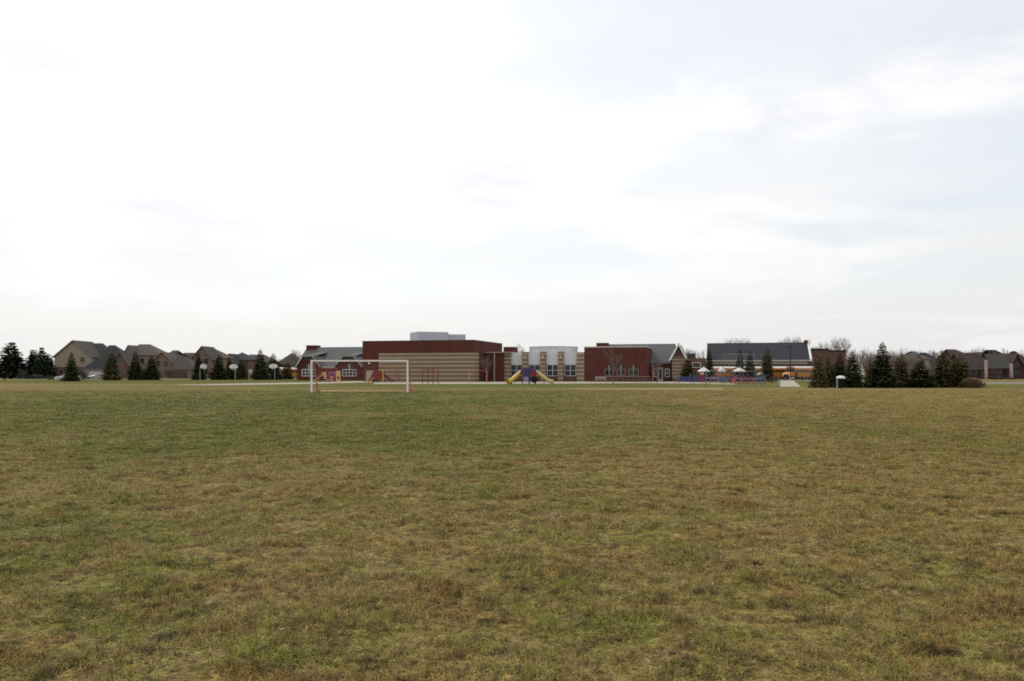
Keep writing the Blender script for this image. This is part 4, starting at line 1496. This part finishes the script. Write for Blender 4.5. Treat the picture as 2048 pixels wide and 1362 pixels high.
def bus(loc, rz, label):
    """school bus, nose towards -x, 10.5 m long"""
    root = thing('school_bus', loc, label, 'bus', 'school buses by the annex', rz)
    prof = [(-1.2, .75), (1.2, .75), (1.22, 2.35), (1.12, 2.78), (.85, 2.98), (0, 3.06), (-.85, 2.98), (-1.12, 2.78), (-1.22, 2.35)]
    body = MB().yprism(prof, -3.6, 5.2).build('body', M_BUSY, root)
    roofp = [(1.14, 2.76), (1.15, 2.82), (.87, 3.03), (0, 3.11), (-.87, 3.03), (-1.15, 2.82), (-1.14, 2.76), (-.84, 2.96), (0, 3.04), (.84, 2.96)]
    MB().yprism(roofp, -3.65, 5.22).build('roof', M_WHITE, root)
    hood = MB().xprism([(-5.2, .65), (-5.25, 1.35), (-5.0, 1.62), (-3.6, 1.85), (-3.6, .65)], -1.0, 1.0).build('hood', M_BUSY, root)
    MB().box(-5.32, -5.24, -.6, .6, .8, 1.35).build('grille', M_BLACK, root)
    for y in (-.8, .8):
        MB().tube([(-5.26, y, 1.1), (-5.18, y, 1.1)], .14, 12).build('headlight', M_LAMP, root)
        MB().tube([(-4.1, y * 1.5, 1.7), (-4.1, y * 1.5, 2.3)], .05, 6).build('mirror', M_BLACK, root)
    MB().box(-3.68, -3.61, -1.0, 1.0, 1.95, 2.62).build('windscreen', M_GLASS, root)
    MB().box(-5.45, -5.33, -1.15, 1.15, .5, .75).build('bumper', M_BLACK, root)
    MB().box(5.21, 5.3, -1.1, 1.1, .5, .75).build('rear_bumper', M_BLACK, root)
    MB().box(5.21, 5.25, -.8, .8, 1.9, 2.6).build('rear_window', M_GLASS, root)
    for sg in (-1, 1):
        for k in range(9):
            x = -2.65 + k * .86
            MB().box(x, x + .72, sg * 1.225 - .012, sg * 1.225 + .012, 1.75, 2.4).build('side_window', M_GLASS, root)
        for z in (.95, 1.45):
            MB().box(-3.55, 5.15, sg * 1.225 - .02, sg * 1.225 + .02, z, z + .09).build('side_rail', M_BLACK, root)
    MB().box(-3.5, -2.8, -1.245, -1.226, .7, 2.45).build('door', M_GLASS, root)
    for x in (-4.3, 3.0):
        for y in (-1.0, 1.0):
            wheel(root, x, y, .5, .3)
    return root


bus((gx(1604, 186), 187.5, .02), R(38), 'rightmost school bus, yellow with white roof, beside the spruce row')
bus((gx(1562, 188), 190, .02), R(24), 'yellow school bus partly behind the lamp post, second from the spruce row')
bus((gx(1512, 190), 192, .02), R(28), 'yellow school bus showing between the thin spruces')
bus((gx(1447, 192), 193.5, .02), R(20), 'leftmost school bus before the annex, behind the white canopies')
bus((gx(575, 222), 222, .02), R(62), 'school bus with white roof at the left end of the school')

# ------------------------------------------------------------------ lamp post, bin, hydrant marker
def lamp_post():
    Y = 172
    root = thing('lamp_post', (gx(1581, Y), Y, 0), 'tall dark parking lamp post before the annex roof', 'lamp post')
    H = gz(692.5, Y)
    MB().tube([(0, 0, 0), (0, 0, .7)], .26, 12).build('base', M_CONC, root)
    MB().tube([(0, 0, .7), (0, 0, H)], [.11, .08], 10).build('pole', M_BLACK, root)
    MB().tube([(-.55, 0, H - .08), (.55, 0, H - .08)], .05, 6).build('arm', M_BLACK, root)
    for s in (-1, 1):
        hd = MB().box(s * .55 - .3, s * .55 + .3, -.22, .22, H - .14, H + .04).build('lamp_head', M_BLACK, root)
        MB().box(s * .55 - .22, s * .55 + .22, -.16, .16, H - .155, H - .141).build('lens', M_LAMP, hd)


lamp_post()


def bin_():
    Y = 82
    root = thing('litter_bin', (gx(1679, Y), Y, 0), 'dark litter bin with pale domed lid and grey post before the spruce row', 'litter bin')
    w = .34
    MB().tube([(.12, 0, .05), (.12, 0, .95)], [w * .9, w], 16).build('barrel', M_BIN, root)
    MB().tube([(.12, 0, .94), (.12, 0, .99), (.12, 0, 1.12), (.12, 0, 1.2), (.12, 0, 1.235)], [w + .1, w + .12, w + .06, w * .7, .06], 18).build('lid', M_WHITE, root, True)
    MB().tube([(-.27, -.1, 0), (-.27, -.1, 1.0)], .075, 10).build('post', M_STEEL, root)
    MB().box(-.2, -.1, -.06, .06, .5, .56).build('bracket', M_STEEL, root)
    MB().tube([(.12, 0, 0), (.12, 0, .05)], w * .6, 12).build('foot', M_BLACK, root)


bin_()

r_ = thing('marker_post', (gx(10, 165), 165, 0), 'short dark red marker post at the left edge of the field', 'post')
MB().tube([(0, 0, 0), (0, 0, .55), (0, 0, .62)], [.13, .13, .05], 10).build('post', M_MAROON, r_)
MB().tube([(0, 0, .40), (0, 0, .46)], .15, 10).build('collar', M_RED, r_)

# ------------------------------------------------------------------ soccer goal
def soccer_goal():
    Y = 62.5
    xl, xr = gx(623, Y), gx(815, Y)
    xc = (xl + xr) / 2
    root = thing('soccer_goal', (xc, Y, 0), 'full size white soccer goal with thin net and faded red back frame', 'goal')
    hw = (xr - xl) / 2
    H = 2.46
    r = .065
    for s in (-1, 1):
        MB().box(s * hw - .066, s * hw + .066, -.06, .06, 0, H).build('goal_post', M_DULL, root)
    MB().box(-hw - .066, hw + .066, -.063, .063, H - .12, H + .003).build('crossbar', M_DULL, root)
    for s in (-1, 1):
        m = M_FRED if s < 0 else M_FRED
        MB().tube([(s * hw, .06, H - .06), (s * hw, .55, H - .1), (s * hw, .75, H - .3), (s * hw, 1.35, 1.35), (s * hw, 1.95, .06)], .058, 8).build('back_stanchion', m, root)
        MB().tube([(s * hw, .06, .05), (s * hw, 1.95, .05)], .045, 8).build('side_ground_bar', M_FRED, root)
        MB().box(s * hw - .2, s * hw + .2, 1.7, 2.15, 0, .3 if s > 0 else .12).build('sandbag', M_FRED if s > 0 else M_SAND, root)
    MB().tube([(-hw, 1.95, .05), (hw, 1.95, .05)], .05, 8).build('back_ground_bar', M_PEACH, root)
    prof = [(.06, H - .06), (.55, H - .1), (.75, H - .3), (1.35, 1.35), (1.95, .06)]
    nt_ = MB()
    n = 48
    for i in range(n + 1):
        x = -hw + 2 * hw * i / n
        nt_.tube([(x, y, z) for y, z in prof], .003, 3, caps=False)
    for (ya, za), (yb, zb) in zip(prof[:-1], prof[1:]):
        k = max(1, int(math.hypot(yb - ya, zb - za) / .16))
        for j in range(k):
            t = j / k
            nt_.tube([(-hw, ya + (yb - ya) * t, za + (zb - za) * t), (hw, ya + (yb - ya) * t, za + (zb - za) * t)], .003, 3, caps=False)
            for s in (-1, 1):
                nt_.tube([(s * hw, .06, za + (zb - za) * t), (s * hw, ya + (yb - ya) * t, za + (zb - za) * t)], .003, 3, caps=False)
    nt_.build('net', M_FRED, root)['kind'] = 'stuff'


soccer_goal()


# ------------------------------------------------------------------ basketball hoops
def hoop(px, Y, py, label, rz=0.0, w=1.75, post=M_STEEL, arm=True):
    root = thing('basketball_hoop', (gx(px, Y), Y, 0), label, 'hoop', 'basketball hoops on the court', rz)
    zc_ = gz(py, Y)
    MB().tube([(0, 1.1, 0), (0, 1.1, zc_ - .6), (0, .7, zc_ - .1), (0, .1, zc_)], .07, 8).build('pole', post, root)
    n = 12
    pl = [(-w / 2, -.35), (w / 2, -.35)]
    pl = [(w * .18, -.45), (w / 2, -.25)] + [(w / 2 * math.cos(math.pi * i / n), .05 + .48 * math.sin(math.pi * i / n)) for i in range(n + 1)] + [(-w / 2, -.25), (-w * .18, -.45)]
    bb = MB().xprism([(x, z + zc_) for x, z in pl], 0, .06).build('backboard', M_WHITE, root)
    sq = MB()
    for a in ((-.3, .3, .18, .22), (-.3, .3, -.22, -.18), (-.3, -.26, -.18, .18), (.26, .3, -.18, .18)):
        sq.box(a[0], a[1], -.012, -.002, zc_ + a[2], zc_ + a[3])
    sq.build('target_square', M_STEEL, bb)
    rg = MB()
    pts = [(.23 * math.cos(2 * math.pi * i / 16), -.32 + .23 * math.sin(2 * math.pi * i / 16), zc_ - .32) for i in range(17)]
    rg.tube(pts, .02, 5)
    rg.tube([(0, -.09, zc_ - .32), (0, 0, zc_ - .32)], .04, 5)
    rg.build('rim', M_ORANGE, root)
    nt_ = MB()
    for i in range(10):
        a = 2 * math.pi * i / 10
        nt_.tube([(.23 * math.cos(a), -.32 + .23 * math.sin(a), zc_ - .33), (.15 * math.cos(a + .5), -.32 + .15 * math.sin(a + .5), zc_ - .72)], .01, 3)
    nt_.build('net', M_WHITE, root)


hoop(467, 178, 733.5, 'basketball hoop with wide white fan backboard facing the field, middle of the court')
hoop(546.5, 174, 732.5, 'basketball hoop with white fan backboard nearest the school')
hoop(407, 182, 733, 'basketball hoop turned sideways, leftmost of the hoops', R(62))
hoop(501, 200, 743, 'small low basketball hoop on a tan post before the tall spruce', R(40), 0.9, M_PEACH)


# ------------------------------------------------------------------ playgrounds
def frame_of(px, py):
    Y = gy(py)
    return Y, F / Y


def slide(root, name, pts, w, m, wallh=.22, parent=None):
    """open chute: floor and two side walls along a path"""
    fl = MB()
    P = [Vector(p) for p in pts]
    L, Rr = [], []
    for i, p in enumerate(P):
        d = (P[min(i + 1, len(P) - 1)] - P[max(i - 1, 0)])
        d.z = 0
        d.normalize()
        n = Vector((-d.y, d.x, 0)) * w / 2
        L.append(p + n); Rr.append(p - n)
    up = Vector((0, 0, wallh)); dn = Vector((0, 0, -.05))
    for i in range(len(P) - 1):
        fl.slab([L[i], L[i + 1], Rr[i + 1], Rr[i]], .05)
        for S_ in (L, Rr):
            fl.add([S_[i] + dn, S_[i + 1] + dn, S_[i + 1] + up, S_[i] + up], [(0, 1, 2, 3)])
    return fl.build(name, m, root)


def play_left():
    Y = 143
    root = thing('play_structure', (gx(655, Y), Y, 0), 'red and orange play structure seen through the left half of the soccer goal', 'playground')
    X = lambda px: gx(px, Y) - gx(655, Y)
    Z = lambda py: gz(py, Y)
    for px in (641, 652, 661, 672):
        for y in (-.8, .8):
            MB().tube([(X(px), y, 0), (X(px), y, Z(736))], .06, 8).build('post', M_RED, root)
    MB().box(X(641), X(672), -.8, .8, .95, 1.05).build('deck', M_GREYP, root)
    slide(root, 'slide', [(X(647), 0, 1.25), (X(643), 0, 1.1), (X(636), 0, .45), (X(631), 0, .15), (X(628), 0, .12)], .75, M_PEACH, .3)
    MB().box(X(645), X(653), -.92, -.85, 1.05, 1.75).build('orange_panel', M_ORANGE, root)
    MB().box(X(650.5), X(655), -1.02, -.94, .55, 1.75).build('peach_panel', M_PEACH, root)
    # purple hooded tunnel
    n = 10
    arc = [(X(658) + (X(671) - X(658)) * (0.5 - .5 * math.cos(math.pi * i / n)), 1.15 + .65 * math.sin(math.pi * i / n)) for i in range(n + 1)]
    MB().xprism(arc[::-1], -1.0, .9).build('hood', M_MAG, root)
    MB().box(X(659), X(664), -1.06, -1.01, 1.5, 1.68).build('lilac_panel', M_LIL, root)
    MB().box(X(662), X(669), -.9, -.84, .1, 1.1).build('climbing_panel', M_FRED, root)
    # tall orange panel with a porthole
    a0, a1 = X(674), X(683)
    pm_ = MB()
    zc_, rr = 0.75, .22
    xm = (a0 + a1) / 2
    n = 16
    ring_i = [(xm + rr * math.cos(2 * math.pi * i / n), zc_ + rr * math.sin(2 * math.pi * i / n)) for i in range(n)]
    outer = []
    for i in range(n):
        ca, sa = math.cos(2 * math.pi * i / n), math.sin(2 * math.pi * i / n)
        k = 1 / max(abs(ca), abs(sa))
        outer.append((xm + (a1 - a0) / 2 * ca * k, (1.0 + .95 * sa * k)))
    vs_ = [(x, -.9, z) for x, z in ring_i] + [(x, -.9, z) for x, z in outer] + [(x, -.82, z) for x, z in ring_i] + [(x, -.82, z) for x, z in outer]
    fs_ = []
    for i in range(n):
        j = (i + 1) % n
        fs_ += [(i, j, n + j, n + i), (2 * n + i, 3 * n + i, 3 * n + j, 2 * n + j), (n + i, n + j, 3 * n + j, 3 * n + i), (i, 2 * n + i, 2 * n + j, j)]
    pm_.add(vs_, fs_)
    pm_.build('porthole_panel', M_PEACH, root)
    MB().box(X(653), X(661), -.4, .2, 0, .7).build('step', M_GREYP, root)
    for y in (-.85, .85):
        MB().tube([(X(641), y, Z(738)), (X(672), y, Z(738))], .045, 6).build('top_rail', M_RED, root)
        MB().tube([(X(641), y, 1.9), (X(672), y, 1.9)], .035, 6).build('guard_rail', M_RED, root)
        for i in range(9):
            x = X(641) + (X(672) - X(641)) * (i + .5) / 9
            MB().tube([(x, y, 1.05), (x, y, 1.9)], .025, 5).build('baluster', M_MAROON, root)


def play_right():
    Y = 138
    root = thing('play_structure', (gx(755, Y), Y, 0), 'maroon play structure with grey climbing panel seen through the right half of the goal', 'playground')
    X = lambda px: gx(px, Y) - gx(755, Y)
    for px in (749, 758, 768):
        for y in (-.7, .7):
            MB().tube([(X(px), y, 0), (X(px), y, 2.0)], .06, 8).build('post', M_MAROON, root)
    MB().box(X(749), X(768), -.7, .7, .9, 1.0).build('deck', M_GREYP, root)
    MB().xprism([(X(730), .12), (X(732), .12), (X(733.5), 1.95), (X(748), 2.0), (X(742), .9), (X(736), .12), (X(734), .1), (X(730), .05)][::-1], -.4, -.3).build('climbing_panel', M_GREYP, root)
    MB().box(X(750), X(767), -.82, -.74, .5, 1.85).build('maroon_panel', M_MAROON, root)
    slide(root, 'slide', [(X(766), 0, 1.1), (X(771), 0, .95), (X(778), 0, .4), (X(784), 0, .15), (X(787), 0, .13)], .8, M_MAROON, .35)
    slide(root, 'orange_ramp', [(X(752), -.5, 1.0), (X(746), -.8, .55), (X(739), -1.1, .06)], .5, M_ORANGE, .12)
    MB().tube([(X(767.5), -.9, 0), (X(767.5), -.9, 2.15)], .08, 8).build('yellow_post', M_YEL, root)
    MB().tube([(X(791), 0, 0), (X(791), 0, 2.0), (X(795), 0, 2.15), (X(799), 0, 2.0), (X(799), 0, 0)], .05, 6).build('climbing_arch', M_MAG, root)
    rg = MB()
    for i in range(5):
        rg.tube([(X(791), 0, .35 + i * .35), (X(799), 0, .35 + i * .35)], .03, 5)
    rg.build('arch_rung', M_MAG, root)


def fitness_bars():
    Y = 117
    root = thing('fitness_bars', (gx(861, Y), Y, 0), 'dark maroon chin up bars in front of the tan gymnasium wall', 'exercise bars')
    X = lambda px: gx(px, Y) - gx(861, Y)
    hts = (2.1, 2.1, 2.25, 2.15)
    for px, h_ in zip((845, 856, 866, 876.5), hts):
        MB().tube([(X(px), 0, 0), (X(px), 0, h_)], .06, 8).build('post', M_MAROON, root)
    for a, b, z in ((845, 856, 2.04), (856, 866, 2.04), (866, 876.5, 2.1)):
        MB().tube([(X(a), 0, z), (X(b), 0, z)], .045, 6).build('chin_bar', M_MAROON, root)
    MB().tube([(X(845), 0, 1.35), (X(876.5), 0, 1.35)], .03, 6).build('middle_bar', M_FRED, root)
    MB().tube([(X(845), 0, .42), (X(866), 0, .42)], .04, 6).build('low_bar', M_MAROON, root)
    MB().tube([(X(866), 0, .55), (X(876.5), 0, .55)], .04, 6).build('low_bar', M_MAROON, root)


def red_ladder():
    Y = 124
    root = thing('overhead_ladder', (gx(955, Y), Y, 0), 'faded red overhead climbing ladder between gymnasium and yellow slides', 'climbing frame')
    X = lambda px: gx(px, Y) - gx(955, Y)
    for px in (938, 973):
        for y in (-.5, .5):
            MB().tube([(X(px), y, 0), (X(px), y, 1.75), (X(px) * .93, y, 1.9)], .035, 7).build('post', M_FRED, root)
        for i in range(4):
            MB().tube([(X(px), -.5, .3 + .4 * i), (X(px), .5, .3 + .4 * i)], .03, 5).build('rung', M_FRED, root)
    for y in (-.5, .5):
        MB().tube([(X(938) * .93, y, 1.9), (X(973) * .93, y, 1.9)], .03, 6).build('side_rail', M_FRED, root)
    for i in range(9):
        x = X(940) * .93 + (X(971) - X(940)) * .93 * i / 8
        MB().tube([(x, -.5, 1.9), (x, .5, 1.9)], .03, 5).build('overhead_rung', M_FRED, root)


def slide_tower():
    Y = 117
    root = thing('slide_tower', (gx(1058, Y), Y, 0), 'purple play tower with two yellow tube slides before the white round hall', 'playground')
    X = lambda px: gx(px, Y) - gx(1058, Y)
    Z = lambda py: gz(py, Y)
    for px in (1045, 1058, 1071):
        for y in (-.9, .9):
            MB().tube([(X(px), y, 0), (X(px), y, 2.0)], .06, 8).build('post', M_LIL if px == 1058 else M_PUR, root)
    MB().box(X(1044), X(1072), -.9, .9, 1.0, 1.1).build('deck', M_GREYP, root)
    n = 10
    arc = [(X(1040) + (X(1073) - X(1040)) * (.5 - .5 * math.cos(math.pi * i / n)), 1.65 + .65 * math.sin(math.pi * i / n)) for i in range(n + 1)]
    MB().xprism(arc[::-1], -1.0, 1.0).build('hood', M_PUR, root)
    MB().box(X(1044), X(1062), -1.0, -.93, 1.05, 1.66).build('purple_panel', M_PUR, root)
    MB().box(X(1062), X(1070), -1.03, -.95, 1.1, 1.72).build('red_panel', M_RED, root)
    MB().box(X(1049), X(1055.5), -1.02, -.95, .25, 1.0).build('lilac_panel', M_LIL, root)
    MB().tube([(X(1068), -1.1, .62), (X(1068), -.9, .62)], .48, 18).build('tyre_tunnel', M_RUB, root)
    MB().box(X(1057), X(1060), -1.04, -.95, .1, 1.05).build('ladder_panel', M_BLUE, root)
    s1 = MB().tube([(X(1048), -.2, 1.75), (X(1042), -.3, 1.62), (X(1034), -.5, 1.20), (X(1026), -.8, .66), (X(1020), -1.0, .38), (X(1015), -1.2, .33)], [.30, .31, .31, .32, .36, .42], 14, caps=False).build('tube_slide', M_YEL, root, True)
    s1['label'] = 'left yellow tube slide'
    s2 = MB().tube([(X(1069), -.1, 1.72), (X(1074), -.2, 1.62), (X(1083), -.35, 1.15), (X(1091), -.5, .72), (X(1098), -.6, .42), (X(1106), -.7, .32)], [.28, .29, .28, .27, .26, .28], 14, caps=False).build('tube_slide', M_PYEL, root, True)
    s2['label'] = 'right paler yellow tube slide'
    for x, z in ((X(1030), .6), (X(1088), .55)):
        MB().tube([(x, -.5, 0), (x, -.5, z + .2)], .05, 6).build('slide_support', M_PUR, root)
    MB().tube([(X(1022), -1.3, 0), (X(1028), -1.1, .5), (X(1040), -.95, .9)], .05, 6).build('handrail', M_MAG, root)


def canopy(parent, x, y, z0, z1, w, posts=(), pm=M_TEAL):
    c = MB()
    h_ = w / 2
    c.add([(x - h_, y - h_, z0), (x + h_, y - h_, z0), (x + h_, y + h_, z0), (x - h_, y + h_, z0), (x, y, z1),
           (x - h_, y - h_, z0 - .08), (x + h_, y - h_, z0 - .08), (x + h_, y + h_, z0 - .08), (x - h_, y + h_, z0 - .08)],
          [(0, 1, 4), (1, 2, 4), (2, 3, 4), (3, 0, 4), (0, 5, 6, 1), (1, 6, 7, 2), (2, 7, 8, 3), (3, 8, 5, 0), (5, 8, 7, 6)])
    return c.build('canopy', M_CANV, parent)


def play_blue():
    Y = 122
    root = thing('play_structure', (gx(1450, Y), Y, 0), 'long blue and purple play structure with white pyramid canopies', 'playground')
    X = lambda px: gx(px, Y) - gx(1450, Y)
    Z = lambda py: gz(py, Y)
    panels = [(1356, 1371, 752.5, M_BLUE, 'blue_panel'), (1371.5, 1386, 751.5, M_BLUE, 'blue_panel'), (1387, 1397, 751, M_PUR, 'purple_panel'), (1398, 1409, 750, M_MAG, 'magenta_panel'),
              (1418, 1434, 751, M_PUR, 'purple_panel'), (1435, 1448, 753, M_BLUE, 'blue_panel'), (1452, 1462, 752, M_PUR, 'purple_panel'), (1463, 1475, 750, M_MAG, 'magenta_panel'),
              (1476, 1492, 752, M_MAROON, 'maroon_panel'), (1493, 1508, 753, M_PUR, 'purple_panel'), (1509, 1524, 752, M_BLUE, 'blue_panel')]
    for i, (a, b, top, m, nm) in enumerate(panels):
        y = -.6 + .25 * math.sin(i * 2.1)
        n = 8
        zt_ = Z(top)
        poly = [(X(a), .25), (X(b), .25)] + [(X(a) + (X(b) - X(a)) * (1 - t / n), zt_ - .18 + .18 * math.sin(math.pi * t / n)) for t in range(n + 1)]
        MB().xprism(poly, y, y + .06).build(nm, m, root)
    for px in (1356, 1386, 1409, 1417, 1449, 1475, 1493, 1524):
        for y in (-.7, 1.6):
            MB().tube([(X(px), y, 0), (X(px), y, 1.55)], .06, 7).build('post', M_PUR if px % 2 else M_TEAL, root)
    MB().box(X(1386), X(1449), -.5, 1.6, .8, .9).build('deck', M_GREYP, root)
    MB().box(X(1462), X(1524), -.5, 1.6, .7, .8).build('deck', M_GREYP, root)
    for px, top, w in ((1409, 733.5, 1.5), (1445, 732.5, 1.05), (1480, 734.5, 1.6)):
        x = X(px)
        canopy(root, x, .5, Z(742.3), Z(top), w)
        for dx in (-.6, .6):
            MB().tube([(x + dx, .5 + dx * .6, .9), (x + dx, .5 + dx * .6, Z(742.3))], .05, 6).build('canopy_post', M_MAG, root)
    slide(root, 'slide', [(X(1470), -.6, .85), (X(1464), -1.2, .6), (X(1458), -1.8, .2), (X(1456), -2.2, .12)], .6, M_RED, .2)
    MB().tube([(X(1527), .2, 0), (X(1530), .2, 1.0), (X(1536), .2, 1.3), (X(1542), .2, 1.0), (X(1545), .2, 0)], .05, 7).build('climbing_arch', M_PUR, root)
    for i in range(4):
        MB().tube([(X(1528 + i * .6), -.2, .25 + .25 * i), (X(1528 + i * .6), .6, .25 + .25 * i)], .03, 5).build('arch_rung', M_BLUE, root)


play_left(); play_right(); fitness_bars(); red_ladder(); slide_tower(); play_blue()


def backstop():
    Y = 90
    root = thing('backstop', (gx(1475, Y), Y, 0), 'tall steel framed wire backstop in front of the annex', 'backstop')
    X = lambda px: gx(px, Y) - gx(1475, Y)
    cols = ((1416, 0.9, gz(740, Y)), (1446, 0.0, gz(708, Y)), (1480, -.3, gz(708, Y)), (1510, 0, gz(708, Y)), (1528, .9, gz(720, Y)))
    for i, (px, y, z) in enumerate(cols):
        MB().tube([(X(px), y, 0), (X(px), y, z)], .05 if i in (0, 4) else .028, 8).build('post', M_TEAL if i in (0, 4) else M_DSTEEL, root)
    for (a, b) in zip(cols[:-1], cols[1:]):
        zt_ = min(a[2], b[2])
        for z in (zt_ - .03, gz(742, Y), gz(757.5, Y)):
            if z <= zt_:
                MB().tube([(X(a[0]), a[1], z), (X(b[0]), b[1], z)], .022, 6).build('rail', M_STEEL, root)
        ms = MB()
        xa, xb = X(a[0]), X(b[0])
        n = max(3, int((xb - xa) / .16))
        hh = zt_ - .1
        p = Vector((xa, a[1], 0)); q = Vector((xb, b[1], 0))
        L = (q - p).length
        s_ = 0.22
        k = -hh
        while k < L:            # wires leaning both ways
            for sg in (1, -1):
                t0, t1 = max(k, 0), min(k + hh, L)
                if t1 > t0:
                    z0, z1 = t0 - k, t1 - k
                    if sg < 0:
                        z0, z1 = hh - z0, hh - z1
                    u0, u1 = p.lerp(q, t0 / L), p.lerp(q, t1 / L)
                    ms.tube([(u0.x, u0.y, z0 + .08), (u1.x, u1.y, z1 + .08)], .0022, 3, caps=False)
            k += s_
        w_ = ms.build('wire_mesh', M_STEEL, root)
        w_['kind'] = 'stuff'


backstop()


def bench(px, Y, w, label, m=M_STEEL, rz=0.0):
    root = thing('bench', (gx(px, Y), Y, 0), label, 'bench', 'benches by the ball field', rz)
    for k in range(3):
        MB().box(-w / 2, w / 2, -.2 + k * .14, -.08 + k * .14, .42, .46).build('seat_slat', m, root)
    for k in range(2):
        MB().box(-w / 2, w / 2, .24, .28, .6 + k * .17, .73 + k * .17).build('backrest_slat', m, root)
    for s in (-1, 1):
        MB().box(s * w * .4 - .03, s * w * .4 + .03, -.18, -.12, 0, .42).build('leg', M_STEEL, root)
        MB().box(s * w * .4 - .03, s * w * .4 + .03, .19, .239, 0, .95).build('leg', M_STEEL, root)


bench(1545, 93, 1.9, 'low dark bench right of the wire backstop', M_DCOPE)
bench(1497, 92, 1.6, 'low reddish bench at the foot of the wire backstop', M_MAROON)
bench(1202, 136, 1.8, 'pinkish bench before the brick classroom block', M_RAKE)


def low_fence():
    Y = 134
    root = thing('low_fence', (gx(1245, Y), Y, 0), 'low grey rail fence before the brick classroom windows', 'fence')
    X = lambda px: gx(px, Y) - gx(1245, Y)
    for px in range(1190, 1301, 11):
        MB().tube([(X(px), 0, 0), (X(px), 0, 1.0)], .025, 7).build('post', M_DSTEEL, root)
    MB().tube([(X(1190), 0, .98), (X(1300), 0, .98)], .028, 6).build('rail', M_STEEL, root)
    MB().tube([(X(1190), 0, .5), (X(1300), 0, .5)], .02, 6).build('rail', M_DSTEEL, root)


low_fence()


# ------------------------------------------------------------------ small things lying in the grass
def leaf(px, py, size, m, label, seed, name='dead_leaf', n=1):
    r = random.Random(seed)
    Y = gy(py)
    x = gx(px, Y)
    z = float(undul(np.array([x]), np.array([Y]))[0]) + .02
    mb = MB()
    for q in range(n):
        cx, cy, a0 = r.uniform(-1, 1) * size * .4 * (n > 1), r.uniform(-1, 1) * size * .4 * (n > 1), r.uniform(0, 6.28)
        k = 9
        rows = []
        for i in range(k):
            t = i / (k - 1)
            w = size * .32 * math.sin(math.pi * min(1, t * 1.02 + .02)) * r.uniform(.75, 1.15)
            xx = (t - .5) * size
            zz = size * .35 * (2 * t - 1) ** 2 + q * .008
            rows.append([(xx, -w, zz + size * .22), (xx, 0, zz), (xx, w, zz + size * .25)])
        c, s_ = math.cos(a0), math.sin(a0)
        vs_ = [(cx + c * p[0] - s_ * p[1], cy + s_ * p[0] + c * p[1], p[2]) for row in rows for p in row]
        mb.add(vs_, [(i * 3 + j, i * 3 + j + 1, i * 3 + j + 4, i * 3 + j + 3) for i in range(k - 1) for j in range(2)])
    o = mb.build(name, m, None, True, (x, Y, z))
    tag(o, label, 'leaf', 'dead leaves on the grass')


leaf(1515, 1146, .05, M_LEAF, 'dark curled dead leaves lying on the grass right of centre', 1, n=3)
leaf(563, 1272, .035, M_PLEAF, 'small pale straw scrap in the near grass left of centre', 2)
leaf(519, 1284, .035, M_PLEAF, 'tiny pale curled leaf left of the straw scrap', 3)
leaf(1448, 992, .05, M_PLEAF, 'pale leaf scrap in the middle distance right of centre', 4)
leaf(1186, 1128, .03, M_PLEAF, 'tiny pale leaf near the centre of the foreground', 5)
